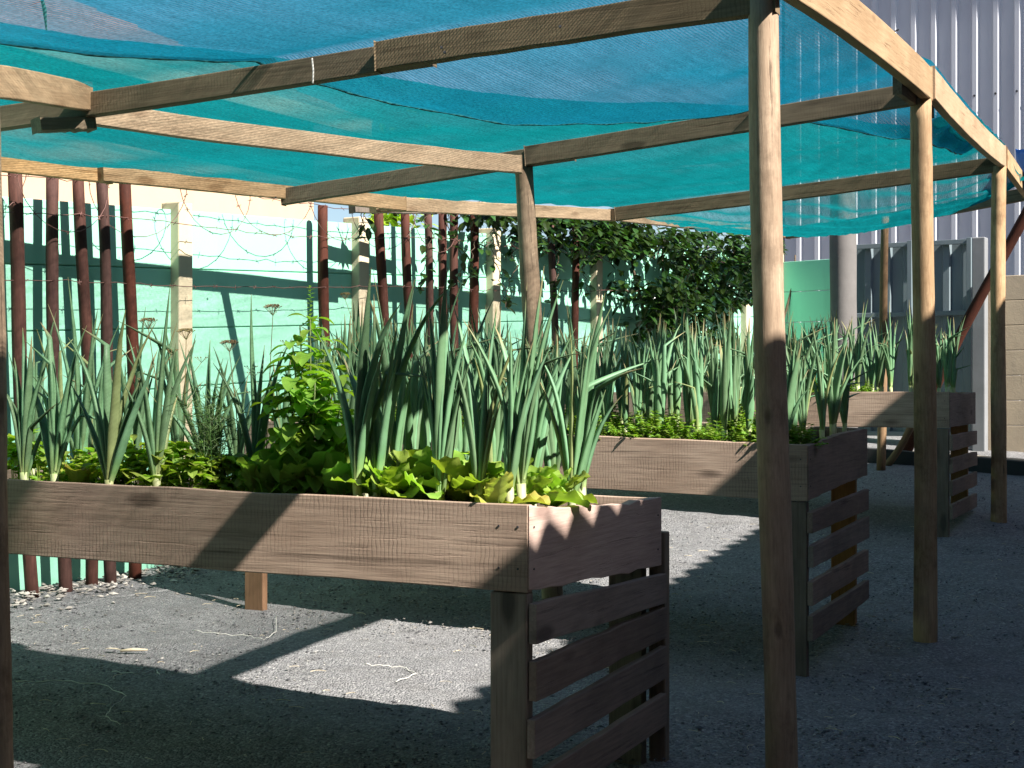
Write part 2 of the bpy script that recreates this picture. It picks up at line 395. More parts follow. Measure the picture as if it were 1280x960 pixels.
def stone(mb, x, y, z, s, r):
    a = R.uniform(0, 6.28); ca, sa = math.cos(a), math.sin(a)
    e = [s * R.uniform(.6, 1.25), s * R.uniform(.5, 1.0), s * R.uniform(.3, .6)]
    j = lambda: R.uniform(.7, 1.3)
    pts = [(e[0]*j(),0,0),(0,e[1]*j(),0),(-e[0]*j(),0,0),(0,-e[1]*j(),0)]
    vs = [(x+px*ca-py*sa, y+px*sa+py*ca, z+R.uniform(-.2,.2)*s) for px,py,_ in pts]
    vs += [(x+R.uniform(-.3,.3)*s, y+R.uniform(-.3,.3)*s, z+e[2]), (x,y,z-e[2]*.6)]
    mb.add(vs, [(0,1,4),(1,2,4),(2,3,4),(3,0,4),(1,0,5),(2,1,5),(3,2,5),(0,3,5)], None, r)
def in_frame(x, y, z, m=40):
    if y < 1.5: return False
    px = 640 + x / y * F; py = 495 - (z - ZC) / y * F
    return -m < px < 1280 + m and py < 960 + m
mb = MB(); k = 0
while k < 20000:
    d = 3.0 + 10.5 * R.random() ** 1.5; x = R.uniform(-.36, .36) * d; z = ground_z(x, d)
    if not in_frame(x, d, z): continue
    if uv_of(x, d)[0] < -5.6: continue
    k += 1; s = R.choice([.004,.005,.005,.006,.006,.007,.008,.010]) * R.uniform(.8, 1.2)
    stone(mb, x, d, z + .002, s, min(1, R.random() ** 1.6))
tag(struct(mb.build('gravel', M['stones'], attrs=True), 'stuff'), 'loose dark grey gravel chips covering the yard', 'gravel')
mb = MB()
for _ in range(2600):
    t = R.uniform(-3.5, 6); off = abs(R.gauss(0, .16)) + .03
    x = -1.837 + .506 * t + .862 * off; y = 8.35 + .862 * t - .506 * off
    stone(mb, x, y, ground_z(x, y) + R.uniform(0, .025), R.uniform(.008, .024), R.random())
for _ in range(2200):          # coarse chips between the front and the middle planter
    u = R.uniform(-4.6, -1.0); v = R.gauss(6.9, .5); x, y = xy_of(u, v)
    stone(mb, x, y, ground_z(x, y) + .008, R.uniform(.005, .012), R.random() * .35)
tag(struct(mb.build('pebbles', M['pebbles'], attrs=True), 'stuff'), 'pale pebbles heaped along the foot of the mint wall', 'pebbles')

# ------------------------------------------------------------------ planters
def sheared_box(mb, x0, x1, y0, y1, z0, z1, fz):
    P = []
    for z in (z0, z1):
        for (x, y) in ((x0,y0),(x1,y0),(x1,y1),(x0,y1)): P.append((x, y, z + fz(x, y)))
    mb.hexa(P)
def board_long(mb, x0, x1, y0, y1, z0, z1, fz, n=26, seed=0):   # long board with a slightly wavy outline
    rr = random.Random(seed); w = [.0035*noise.noise(Vector((i*.35, seed, 0))) + rr.gauss(0, .0007) for i in range(n+1)]; w2 = [.003*noise.noise(Vector((i*.3, seed, 9))) + rr.gauss(0, .0006) for i in range(n+1)]
    vs = []
    for i in range(n+1):
        x = x0 + (x1 - x0) * i / n
        for (y, z, ww) in ((y0,z0,w2[i]),(y1,z0,w2[i]),(y1,z1,w[i]),(y0,z1,w[i])): vs.append((x, y, z + ww + fz(x, y)))
    fs = [(i*4+k, (i+1)*4+k, (i+1)*4+(k+1)%4, i*4+(k+1)%4) for i in range(n) for k in range(4)]
    fs += [(0,1,2,3), (n*4+3, n*4+2, n*4+1, n*4)]
    mb.add(vs, fs)

def planter(px, py_top, d, L, Wd, tu, tv, slats, label, seed, outer_post=False, legs_in=.05):
    P = at(px, py_top, d); gz = ground_z(P.x, P.y)
    t = thing('raised_planter', label, 'planter', (P.x, P.y, gz), YARD_ROT, 'raised timber planters in the yard')
    zt = P.z - gz; zb = zt - .228
    fz = lambda x, y: -tu * x * 1.0 + tv * y
    def gl(x, y):      # ground in local coordinates
        X, Y = xy_of(x, y); return ground_z(P.x + X, P.y + Y) - gz
    mb = MB(); board_long(mb, -L, -.002, 0, .032, zb, zt, fz, seed=seed); mb.build('front_board', M['board'], t, bevel=.003)
    mb = MB(); board_long(mb, -L, -.034, Wd-.032, Wd, zb, zt-.004, fz, seed=seed+1); mb.build('back_board', M['board'], t, bevel=.003)
    mb = MB()
    n = 14; rr = random.Random(seed+9); vs = []
    for i in range(n+1):
        y = .0 + (Wd) * i / n; sg = .012 * math.sin(math.pi * i / n) * (1 if seed % 2 else -.5)
        w = rr.gauss(0, .002)
        for (x, z) in ((-.032, zb+.004), (0, zb+.004), (0, zt-.002), (-.032, zt-.002)):
            vs.append((x, y + (.0335 if x < -.01 and i == 0 else 0) - (.0335 if x < -.01 and i == n else 0), z + (w - sg if z > zb+.1 else w) + fz(0, y)))
    fs = [(i*4+k, i*4+(k+1)%4, (i+1)*4+(k+1)%4, (i+1)*4+k) for i in range(n) for k in range(4)] + [(3,2,1,0), (n*4, n*4+1, n*4+2, n*4+3)]
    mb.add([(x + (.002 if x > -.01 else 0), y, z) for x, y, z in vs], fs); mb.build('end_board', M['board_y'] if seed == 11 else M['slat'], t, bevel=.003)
    mb = MB(); sheared_box(mb, -L, -L+.032, .034, Wd-.034, zb, zt-.003, fz); mb.build('end_board', M['board_y'], t, bevel=.003)
    mb = MB()    # soil, lumpy
    nx, ny = 60, 22; vs = []
    for j in range(ny+1):
        for i in range(nx+1):
            x = -L+.034 + (L-.07)*i/nx; y = .034 + (Wd-.068)*j/ny
            vs.append((x, y, zt - .055 + .02 * noise.noise(Vector((x*7, y*7, seed))) + fz(x, y)))
    mb.add(vs, [(j*(nx+1)+i, j*(nx+1)+i+1, (j+1)*(nx+1)+i+1, (j+1)*(nx+1)+i) for j in range(ny) for i in range(nx)])
    mb.build('soil', M['soil'], t)
    mb = MB(); sheared_box(mb, -L+.034, -.034, .034, Wd-.034, zb+.01, zb+.03, fz); mb.build('bottom_panel', M['leg'], t)
    # legs
    def leg(x0, x1, y0, y1, top, mat):
        mb = MB(); g = min(gl(x0, y0), gl(x1, y1)) - .05; mb.box(x0, x1, y0, y1, g, top); return mb.build('leg', mat, t, bevel=.004)
    zl = zb - .003
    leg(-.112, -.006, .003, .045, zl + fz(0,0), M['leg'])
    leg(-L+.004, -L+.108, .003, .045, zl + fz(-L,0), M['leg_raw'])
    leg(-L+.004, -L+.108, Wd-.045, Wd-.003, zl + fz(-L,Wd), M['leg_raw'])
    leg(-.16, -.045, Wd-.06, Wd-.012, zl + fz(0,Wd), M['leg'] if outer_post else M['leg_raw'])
    if outer_post:
        leg(-.045, .012, Wd+.006, Wd+.052, zt - .115 + fz(0, Wd), M['leg'])
    def screw(x, y, z, ax):
        mb = MB(); mb.tube([(x, y, z), (x + ax[0]*.002, y + ax[1]*.002, z)], .0030, 8); mb.build('screw', M['nail'], t)
    for zz in (.06, .17):
        for xx in (-.03, -.085, -L+.05): screw(xx, .0, zb + zz + fz(xx, 0), (0, -1))
        for yy in (.03, Wd - .04): screw(.0025, yy, zb + zz + fz(0, yy), (1, 0))
    # slats on the end: (near top, near bottom, far top, far bottom) relative to camera height
    for (nt_, nb, ft, fb) in slats:
        o = ZC - gz; j = R.uniform(-.012, .012)
        y0, y1 = (-.004 + abs(j), Wd - .004) if outer_post else (-.004 + abs(j), Wd - .06 + j)
        mb = MB(); xa, xb = (-.003, .021)
        m8 = 8; vs = []
        for i in range(m8+1):
            s = i / m8; y = y0 + (y1 - y0) * s; w = R.gauss(0, .0012)
            a = nb + (fb - nb) * s + o + w; b = nt_ + (ft - nt_) * s + o + w
            for (x, z) in ((xa,a),(xb,a),(xb,b),(xa,b)): vs.append((x, y, z))
        fs = [(i*4+k, i*4+(k+1)%4, (i+1)*4+(k+1)%4, (i+1)*4+k) for i in range(m8) for k in range(4)] + [(3,2,1,0), (m8*4, m8*4+1, m8*4+2, m8*4+3)]
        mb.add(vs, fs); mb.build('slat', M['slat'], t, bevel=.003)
    return t, P, gz, zt, fz
PL1 = planter(660.5, 631.5, 3.956, 2.98, 1.07, .015, -.040,
    [(-.541,-.6475,-.573,-.6695), (-.690,-.795,-.6815,-.7816), (-.841,-.943,-.810,-.914), (-.989,-1.09,-.961,-1.065)],
    'front raised timber planter of lettuce, basil and onions, wavy roof shadow on its pink end', 11, True)
PL2 = planter(1010, 556.7, 6.16, 2.73, 1.2, .030, .042,
    [(-.470,-.556,-.439,-.538), (-.606,-.694,-.569,-.672), (-.752,-.85,-.725,-.828), (-.891,-.995,-.872,-.96)],
    'middle raised timber planter packed with onions, between the front and the farthest planter', 22)
PL3 = planter(1187, 489.6, 9.54, 2.73, 1.2, .0, .003,
    [(-.245,-.345,-.24,-.335), (-.39,-.485,-.385,-.48), (-.535,-.63,-.525,-.62), (-.68,-.775,-.675,-.77)],
    'farthest raised timber planter, before the steel gate', 33)
def in_planter(PL, x_local, y_local, dz=0.0):
    t, P, gz, zt, fz = PL; X, Y = xy_of(x_local, y_local)
    return Vector((P.x + X, P.y + Y, gz + zt - .05 + fz(x_local, y_local) + dz))
def local_for_px(PL, px, yl):      # local x in a planter whose point yl behind the front shows at column px
    t, P, gz, zt, fz = PL; q = (px - 640) / F; X0, Y0 = P.x + SU*yl, P.y + CU*yl
    return min(-.075, -(X0 - q * Y0) / (CU + q * SU))

# ------------------------------------------------------------------ pergola
pg = thing('pergola', 'timber pergola of round poles and sawn beams over the planters', 'pergola', (0, 0, 0))
def pole(name, top, bot, r0, r1, mat, parent, seed, n=14, seg=26, wob=.006):
    rr = random.Random(seed); top = Vector(top); bot = Vector(bot); d = top - bot; L = d.length
    mb = MB(); pts = []; rad = []; ph = rr.uniform(0, 6); ph2 = rr.uniform(0, 6)
    for i in range(seg+1):
        s = i / seg
        pts.append((wob * math.sin(s*5+ph), wob * math.sin(s*4+ph2), L*s)); rad.append((r1 + (r0-r1)*s) * (1 + .025*rr.gauss(0,1)*.5 + .02*math.sin(s*17+ph)))
    mb.tube(pts, rad, n)
    mb.v = [(x*(1+.05*math.sin(3*math.atan2(y,x)+ph)), y*(1+.05*math.sin(3*math.atan2(y,x)+ph)), z) for x,y,z in mb.v]
    q = Vector((0,0,1)).rotation_difference(d.normalized()).to_matrix().to_4x4()
    o = mb.build(name, mat, parent, smooth_=True, matrix=Matrix.Translation(bot) @ q)
    return o
def beam(name, A, B, w, h, mat, parent, sag=0.0, seg=12, bend=0.0, seed=0, roll=0.0):
    A = Vector(A); B = Vector(B); d = B - A; L = d.length; X = d.normalized()
    Y = Vector((0,0,1)).cross(X).normalized(); Z = X.cross(Y)
    Mx = Matrix((X, Y, Z)).transposed().to_4x4(); Mx.translation = A
    rr = random.Random(seed); mb = MB(); vs = []
    for i in range(seg+1):
        s = i/seg; z = -sag*4*s*(1-s) + rr.gauss(0,.0012); y = bend*4*s*(1-s)
        for (yy, zz) in ((-w/2,-h/2),(w/2,-h/2),(w/2,h/2),(-w/2,h/2)): vs.append((L*s, y+yy, z+zz))
    fs = [(i*4+k, (i+1)*4+k, (i+1)*4+(k+1)%4, i*4+(k+1)%4) for i in range(seg) for k in range(4)]
    fs = [tuple(reversed(f)) for f in fs] + [(0,1,2,3), (seg*4+3, seg*4+2, seg*4+1, seg*4)]
    fs = [tuple(reversed(f)) for f in fs]
    mb.add(vs, fs); return mb.build(name, mat, parent, matrix=Mx, bevel=.004)
def V(x, y, z): return Vector((x, y, ZC + z))
# rows: right end, left end of each rafter (top surface about +.05)
ROW = {'N': (V(.05,1.10,.98), V(-4.45,3.6,.86)),
       'A': (V(.7295,4.4,1.151), V(-2.796,5.994,.990)),
       'B': (V(1.863,6.9,1.372), V(-1.277,8.32,1.095)),
       'C': (V(3.269,10.2,1.557), V(.775,11.33,1.354)),
       'E': (V(4.09,11.95,1.60), V(2.53,13.93,1.49))}
# posts
def foot(top, px, py, d):  # base under a leaning post
    return None
pole('post', V(.7295,4.4,1.17), V(.778,4.4,ground_z(.778,4.4)-ZC-.1), .044, .047, M['pole'], pg, 1)
pole('post', V(1.863,6.9,1.345), V(1.881,6.9,ground_z(1.881,6.9)-ZC-.1), .048, .054, M['pole'], pg, 2)
pole('post', V(3.269,10.2,1.54), V(3.259,10.2,ground_z(3.26,10.2)-ZC-.1), .048, .052, M['pole'], pg, 3)
pole('post', V(.055,7.75,1.215), V(.205,7.75,ground_z(.2,7.75)-ZC-.1), .047, .054, M['pole'], pg, 4)
pole('post', V(-1.575,4.5,.955), V(-1.512,4.5,ground_z(-1.5,4.5)-ZC-.1), .048, .052, M['pole'], pg, 5)
pole('post', V(-.26,-.4,.84), V(-.26,-.4,ground_z(-.26,-.4)-ZC-.1), .048, .052, M['pole'], pg, 6)
# right-hand edge beam in spliced lengths
rb = [ROW['N'][0]+Vector((.03,0,.10)), ROW['A'][0]+Vector((.045,-.02,.075)), ROW['B'][0]+Vector((.02,0,.045)), ROW['C'][0]+Vector((.02,0,.045)), ROW['E'][0]+Vector((-.05,.0,.03))]
fr = lambda a, b, t: a + (b - a) * t
beam('edge_beam', fr(rb[0], rb[1], -.5), fr(rb[1], rb[2], .02), .04, .14, M['beam'], pg, sag=-.01, seed=1)
beam('edge_beam', fr(rb[1], rb[2], -.03)+Vector((.002,0,.002)), fr(rb[1], rb[2], 1.0), .045, .146, M['beam'], pg, sag=-.018, seed=2)
beam('edge_beam', fr(rb[2], rb[3], .0)+Vector((.012,0,.006)), rb[3]+Vector((0,0,.004)), .043, .140, M['beam'], pg, sag=.022, seed=3)
beam('edge_beam', rb[3]+Vector((.010,0,-.002)), rb[4], .043, .135, M['beam'], pg, sag=0.0, seed=4)
b1 = fr(rb[1], rb[2], .82); b2 = fr(rb[2], rb[3], .14)
beam('splice_board', b1+Vector((-.045,.02,-.05)), b2+Vector((-.05,.02,-.045)), .03, .09, M['beam_old'], pg, seed=5)
# rafters
A0, A1 = ROW['A']; mA = fr(A0, A1, .285)
beam('rafter', fr(A0, A1, -.01), fr(A0, A1, .33), .045, .092, M['beam_old'], pg, seed=6, sag=-.003)
beam('rafter', mA+Vector((.02,.045,.004)), fr(A0, A1, 1.02)+Vector((.02,.045,0)), .043, .086, M['beam_old'], pg, seed=7, sag=.004)
B0, B1 = ROW['B']
beam('rafter', fr(B0, B1, -.01), fr(B0, B1, .57), .045, .098, M['beam_old'], pg, seed=8)
beam('rafter', fr(B0, B1, .5)+Vector((.018,.042,.0)), fr(B0, B1, 1.0)+Vector((.018,.042,0)), .043, .09, M['beam_old'], pg, seed=9)
C0, C1 = ROW['C']; beam('rafter', fr(C0, C1, 0), fr(C0, C1, 1.0), .05, .10, M['beam_old'], pg, seed=10, sag=.01)
E0, E1 = ROW['E']; beam('rafter', fr(E0, E1, -.03), fr(E0, E1, 1.0), .05, .10, M['beam_old'], pg, seed=11, sag=.02)
N0, N1 = ROW['N']; beam('rafter', N0, N1, .05, .10, M['beam_old'], pg, seed=12)
# middle purlin: near piece ends against the first rafter, far piece runs on to the leaning post
pm0 = at(-60, 92, 4.35); pmA = at(108, 121, 5.46); pmB = at(648, 206, 7.66)
beam('purlin', pm0, pmA, .042, .10, M['beam'], pg, seed=13)
beam('purlin', at(112, 142, 5.66), pmB, .042, .088, M['beam'], pg, seed=14, sag=.012)
beam('splice_block', at(45, 157, 5.40), at(114, 155, 5.52), .09, .045, M['beam_old'], pg, seed=15)
# left edge beam along the wall
lb = [V(-4.45,3.6,.93), V(-2.294,6.81,1.058), ROW['B'][1]+Vector((-.03,.05,-.005)), ROW['C'][1]+Vector((-.03,.05,0)), ROW['E'][1]+Vector((-.03,0,0))]
beam('edge_beam', lb[0], fr(lb[1], lb[2], .35), .042, .082, M['beam'], pg, seed=16)
beam('edge_beam', fr(lb[1], lb[2], .30)+Vector((.03,-.02,0)), fr(lb[2], lb[3], .3)+Vector((.03,-.02,.0)), .042, .082, M['beam'], pg, seed=17)
beam('edge_beam', fr(lb[2], lb[3], .26), lb[3], .042, .085, M['beam'], pg, seed=18)
beam('edge_beam', fr(lb[3], lb[4], -.02)+Vector((.03,0,0)), lb[4], .042, .085, M['beam'], pg, seed=19)
# the cleat under it with two dark brackets
beam('cleat', at(466, 261.5, 9.25), at(526, 260, 9.6), .05, .042, M['beam'], pg, seed=20)
beam('cleat', at(440, 261, 9.3), at(542, 262, 9.85)+Vector((0,.03,0)), .05, .05, M['leg'], pg, seed=21)

p = at(1112, 44, 6.2); mb = MB(); mb.tube([p - Vector((.04,-.02,.012)), p + Vector((.03,-.03,.016))], .003, 6); mb.build('nail', M['nail'], pg)
mb = MB(); q0 = at(390, 73, 4.98); q1 = at(391, 104, 4.98); mb.tube([q0, fr(q0, q1, .5) + Vector((.003,-.002,0)), q1], .0028, 5); mb.build('wire_tie', M['string'], pg)
for (x_, y_, d_) in ((1143,92,6.75),(1146,108,6.75),(1216,172,9.9),(552,60,4.75),(556,66,4.75),(1205,168,9.7),(700,34,4.6),(345,247,8.25)):
    p = at(x_, y_, d_ - .04); mb = MB(); mb.tube([p, p + Vector((0,-.012,0))], .0045, 6); mb.build('nail', M['nail'], pg)

# ------------------------------------------------------------------ shade nets
rows = ['N', 'A', 'B', 'C', 'E']
def roof(f, s):   # f: 0..4 along the yard, s: 0 right .. 1 left
    i = min(3, max(0, int(f))); t = f - i
    a = ROW[rows[i]]; b = ROW[rows[i+1]]
    p = fr(fr(a[0], a[1], s), fr(b[0], b[1], s), t)
    return p, t
def net(name, f0, f1, s0, s1, mat, label, nf, ns, sag, lift, seed, drop=None):
    mb = MB(); vs = []
    for i in range(nf+1):
        f = f0 + (f1 - f0) * i / nf
        for j in range(ns+1):
            a, b = s0(f), s1(f); s = a + (b - a) * j / ns
            p, t = roof(f, s); i0 = min(3, int(f))
            sg = sag[i0] * (math.sin(math.pi * min(1, max(0, t))) ** .8) * (.35 + .65 * math.sin(math.pi * max(0.02, min(.98, s))))
            wr = .012 * noise.noise(Vector((p.x*2.2, p.y*2.2, seed))) + .006 * noise.noise(Vector((p.x*9, p.y*3, seed+4))) * (1 if f < 2.4 else 2.4)
            if f > 2.6: wr += .016 * math.sin(p.y*26 + 5*noise.noise(Vector((p.x*2, p.y*2, 1)))) * smooth(2.6, 3.2, f)
            e = drop(f, j / ns) if drop else 0
            q = (math.sin(math.pi * min(1, max(0, t)))) ** .35; lift_r = .075 * math.exp(-max(0, s) * 14)
            vs.append((p.x, p.y, p.z + .052 + lift + lift_r - sg + wr * q - e * q))
    mb.add(vs, [(i*(ns+1)+j, i*(ns+1)+j+1, (i+1)*(ns+1)+j+1, (i+1)*(ns+1)+j) for i in range(nf) for j in range(ns)])
    root = thing(name, label, 'shade net', (0,0,0), 0, 'shade nets stretched over the pergola')
    o = mb.build('cloth', mat, root, smooth_=True)
    return root, vs, ns
def hem_s(f):   # where the seam between the two sheets runs
    pts = [(0, .62), (.72, .50), (1, .435), (1.5, .36), (2, .20), (2.5, .06), (4, .0)]
    for (a, x), (b, y) in zip(pts, pts[1:]):
        if a <= f <= b: return x + (y - x) * (f - a) / (b - a)
    return 0
n1, vs1, ns1 = net('shade_net', .0, 2.9, lambda f: -.012, lambda f: max(.07, hem_s(f) + .02), M['net_sky_blue'],
    'shade net sheet tinted with sky blue along the path side, its loose hem sagging', 150, 44, [.06,.085,.06,.05], .016, 3,
    lambda f, j: .05 * smooth(.55, 1.0, j) * smooth(.2, 1.2, f))
mb = MB(); pts = [Vector(vs1[i*(ns1+1)+ns1]) for i in range(0, 151)]
mb.tube(pts, [.0042 + .0018*math.sin(i*1.7) for i in range(151)], 6); mb.build('hem', M['hem'], n1, smooth_=True)
mb = MB(); p0 = at(49, -14, 3.95); p1 = at(58, 38, 3.95); mb.tube([p0, fr(p0, p1, .5) + Vector((.004,0,0)), p1], [.003,.006,.002], 5, flat=.3); mb.build('tie', M['hem'], n1)
net('shade_net', .3, 3.98, lambda f: max(-.012, hem_s(f) - .0) if f < 2.4 else -.012, lambda f: 1.01, M['net_teal'],
    'teal shade net sheet along the wall side, tight over the rafters', 170, 60, [.03,.03,.05,.27], .006, 9)

# ------------------------------------------------------------------ mint wall
WX, WY = -1.837, 8.35; WD = Vector((.506, .862, 0)).normalized(); WN = Vector((.862, -.506, 0)).normalized()
WANG = math.atan2(WD.y, WD.x); WS = .0605 * .862
def on_wall(t, off=0.0, z=None):
    p = Vector((WX, WY, 0)) + WD * t + WN * off
    p.z = ground_z(p.x, p.y) if z is None else z
    return p
def wall_t(px, off=0.0):
    q = (px - 640) / F; x0 = WX + WN.x*off; y0 = WY + WN.y*off
    return -(x0 - q*y0) / (WD.x - q*WD.y)
base0 = ZC - .93
wall = thing('garden_wall', 'mint green precast wall with cream posts and thin panel joints', 'wall', (WX, WY, base0), WANG)
TOPH = 1.955
post_t = [-6.61, -4.96, -3.31, -1.655, 0, 1.655, 3.31, 4.965, 6.62, 8.275, 9.25]
for a, b in zip(post_t, post_t[1:]):
    mb = MB()
    for k in range(6):
        h0 = -.1 if k == 0 else k * TOPH / 6 + .003; h1 = (k+1) * TOPH / 6 - .003
        x0, x1 = a + .002, b - .002
        P = [(x0,.0,h0+WS*x0),(x1,.0,h0+WS*x1),(x1,.045,h0+WS*x1),(x0,.045,h0+WS*x0),
             (x0,.0,h1+WS*x0),(x1,.0,h1+WS*x1),(x1,.045,h1+WS*x1),(x0,.045,h1+WS*x0)]
        mb.hexa(P)
    x0, x1 = a + .01, b - .01
    mb.hexa([(x0,.012,-.1+WS*x0),(x1,.012,-.1+WS*x1),(x1,.035,-.1+WS*x1),(x0,.035,-.1+WS*x0),(x0,.012,TOPH-.02+WS*x0),(x1,.012,TOPH-.02+WS*x1),(x1,.035,TOPH-.02+WS*x1),(x0,.035,TOPH-.02+WS*x0)])
    mb.build('wall_panel', M['mint'], wall, bevel=.004)
ca_, sa_ = math.cos(-WANG), math.sin(-WANG); rd = (.76*ca_ + .65*sa_, .76*sa_ - .65*ca_)   # the wall turns the corner here
mb = MB(); zr = WS*9.25
for k in range(6):
    h0 = -.3 if k == 0 else k*TOPH/6 + .003; h1 = (k+1)*TOPH/6 - .003; P = []
    for hh in (h0, h1):
        for (a_, o_) in ((.06, 0), (1.35, 0), (1.35, .045), (.06, .045)):
            P.append((9.25 + rd[0]*a_ - rd[1]*o_, rd[1]*a_ + rd[0]*o_, hh + zr - .07))
    mb.hexa(P)
mb.build('wall_panel', M['mint'], wall, bevel=.004)
for x in post_t:
    mb = MB(); mb.box(x-.055, x+.055, -.062, .07, -.15+WS*x, TOPH+.035+WS*x); mb.build('wall_post', M['cream'], wall, bevel=.008)

# red poles
reds = [((16,215),(37,735),.066,'thickest'), ((64,218),(76,725),.062,''), ((101,218),(112,718),.060,''), ((125,219),(138,712),.060,''), ((159,221),(167,706),.064,''),
        ((405,257),(406,660),.064,''), ((475,262),(488,640),.060,''), ((508,262),(517,630),.058,''), ((533,262),(539,630),.05,''), ((553,264),(558,620),.058,''),
        ((566,264),(572,620),.058,''), ((591,264),(591,615),.064,''), ((690,282),(694,590),.058,''), ((718,284),(719,590),.055,'')]
redlab = ['red-brown pole leaning on the mint wall, leftmost in the photo', 'red-brown pole at the wall, second from the left of the five bunched poles',
  'red-brown pole at the wall, middle one of the five bunched poles', 'red-brown pole at the wall, fourth from the left of the five bunched poles',
  'red-brown pole at the wall nearest the first cream post, last of the five bunched', 'lone red-brown pole standing just before the second cream wall post',
  'red-brown pole first after the doubled cream post, partly under the creeper', 'red-brown pole second after the doubled cream post, partly under the creeper',
  'thin red-brown pole before the close pair of poles under the creeper', 'left one of the close pair of red-brown poles under the creeper',
  'right one of the close pair of red-brown poles under the creeper', 'dark red-brown pole beside the third cream wall post',
  'dark red-brown pole right of the leaning pergola post', 'dark red-brown pole left of the thick creeper mass']
for i, (tp, bt, dia, _) in enumerate(reds):
    off = .12
    t0 = wall_t(tp[0], off); t1 = wall_t(bt[0], off)
    p0 = on_wall(t0, off); p1 = on_wall(t1, off + .02)
    p0.z = ZC - (tp[1] - 495) / F * p0.y
    p1.z -= .08
    root = thing('wall_pole', redlab[i], 'pole', p1, 0, 'red-brown poles along the wall')
    m = pole('shaft', p0 - p1, (0,0,0), dia*.5, dia*.52, M['redpole'], root, 50+i, n=10, seg=14, wob=.012)

# barbed wire along the wall top
def barbed(z0, off, lab, coil=False, t0=-3.6, t1=8.9, seed=0, amp=.02):
    rr = random.Random(seed); mb = MB(); pts = []; n = 150 if not coil else 420
    for i in range(n+1):
        t = t0 + (t1-t0)*i/n
        p = on_wall(t, off, 0); p.z = base0 + TOPH + z0 + WS*t
        if coil:
            ph = i*.34; p += WD*(.16*math.cos(ph)) ; p.z += .17*math.sin(ph) + .03*math.sin(t*2.2); p += WN*(.05*math.sin(ph*.5))
        else:
            p.z += amp*math.sin(t*1.9+seed) + rr.gauss(0,.004)
        pts.append(p)
    o = pts[0].copy(); mb.tube([p-o for p in pts], .0022, 4)
    st = 2 if not coil else 3
    for i in range(1, n, st):
        p = pts[i]-o; a = Vector((rr.uniform(-1,1), rr.uniform(-1,1), rr.uniform(-1,1))).normalized()*.016
        b = Vector((rr.uniform(-1,1), rr.uniform(-1,1), rr.uniform(-1,1))).normalized()*.014
        mb.tube([p-a, p+a], .0018, 3, cap=False); mb.tube([p-b, p+b], .0018, 3, cap=False)
    w = mb.build('barbed_wire', M['wire'], None); w.location = o
    tag(w, lab, 'barbed wire', 'barbed wire strands on the wall')
barbed(.17, .13, 'top straight barbed wire strand above the mint wall', seed=1)
barbed(.09, .14, 'second straight barbed wire strand just above the mint wall', seed=2)
barbed(-.10, .15, 'straight barbed wire strand crossing the white-lit upper wall panels', seed=3)
barbed(-.42, .14, 'lowest straight barbed wire strand across the mint wall panels', seed=4, amp=.01)
barbed(.02, .16, 'looping rusty coil of barbed wire along the wall top', True, seed=5)

# ------------------------------------------------------------------ creeper on the wall
def creeper():
    root = thing('creeper', 'dark green leafy creeper hanging over the far end of the wall', 'creeper', on_wall(6.0, .1))
    o = root.location.copy(); mb = MB(); rr = random.Random(5)
    def leaf_at(p, s):
        a = rr.uniform(0, 6.28); d = Vector((math.cos(a), math.sin(a), rr.uniform(-.9, .25))) + WN*.35
        mb.leaf(p - o, d, Vector((rr.uniform(-.5,.5), rr.uniform(-.5,.5), 1)), s*rr.uniform(.8,1.4), s*rr.uniform(.5,.72), rr.uniform(.1,.6), .25, 3, rr.random())
    def top(t): return base0 + TOPH + WS*t
    # thick mass
    for _ in range(7500):
        t = rr.uniform(4.6, 8.9)
        m = smooth(4.7, 5.5, t) * (1 - smooth(7.6, 8.8, t)*.97)
        depth = (1.0 - .4*smooth(6.8, 7.6, t)) * m * (.8 + .5*noise.noise(Vector((t*1.9, 2, 0)))) + .12
        z = top(t) + .16 - depth * rr.random()**.85
        off = .06 + (.42*m+.12) * rr.random() * (1 - .5*abs((top(t)+.1-z)/max(depth,.2)-.4))
        p = on_wall(t, off, z)
        if noise.noise(Vector((p.x*2.6, p.y*2.6, p.z*3.4))) < -.02 and rr.random() < .93: continue
        leaf_at(p, .085)
    # top band left of the mass
    for _ in range(1700):
        t = 2.6 + 2.8*rr.random()**.8; m = smooth(2.3, 4.6, t)
        z = top(t) + .19 - (.10+.22*m) * rr.random()**1.1 * (1+.7*noise.noise(Vector((t*2.4, 7, 0))))
        p = on_wall(t, .05 + .34*rr.random(), z)
        if noise.noise(Vector((p.x*3.1, p.y*3.1, p.z*4))) < -.05 and rr.random() < .85: continue
        leaf_at(p, .080)
    # loose shoots hanging on the wires
    for (t, n_) in [(1.42,5),(1.55,8),(2.25,20),(2.5,18),(2.8,24),(3.1,24),(3.5,22),(4.0,22),(4.5,20)]:
        p = on_wall(t, .16, top(t)+.12); pts = [p - o]
        for k in range(n_):
            p = p + Vector((rr.uniform(-.03,.03), rr.uniform(-.03,.03), -.028)); pts.append(p - o)
            if rr.random() < .75: leaf_at(p + Vector((rr.uniform(-.04,.04), rr.uniform(-.04,.04), 0)), .075)
        sm_ = MB(); sm_.tube(pts, .003, 4); sm_.build('shoot', M['vinestem'], root)
    for t in (5.6, 6.3, 6.9, 7.7, 8.6, 9.2):
        p0 = on_wall(t, .12); pts = []
        for k in range(14):
            s = k/13; pts.append(Vector((p0.x + .10*math.sin(s*5+t), p0.y, p0.z + s*(top(t)-p0.z))) - o)
        sm_ = MB(); sm_.tube(pts, [.022*(1-.6*k/13) for k in range(14)], 6); sm_.build('stem', M['vinestem'], root, smooth_=True)
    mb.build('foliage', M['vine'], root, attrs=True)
creeper()
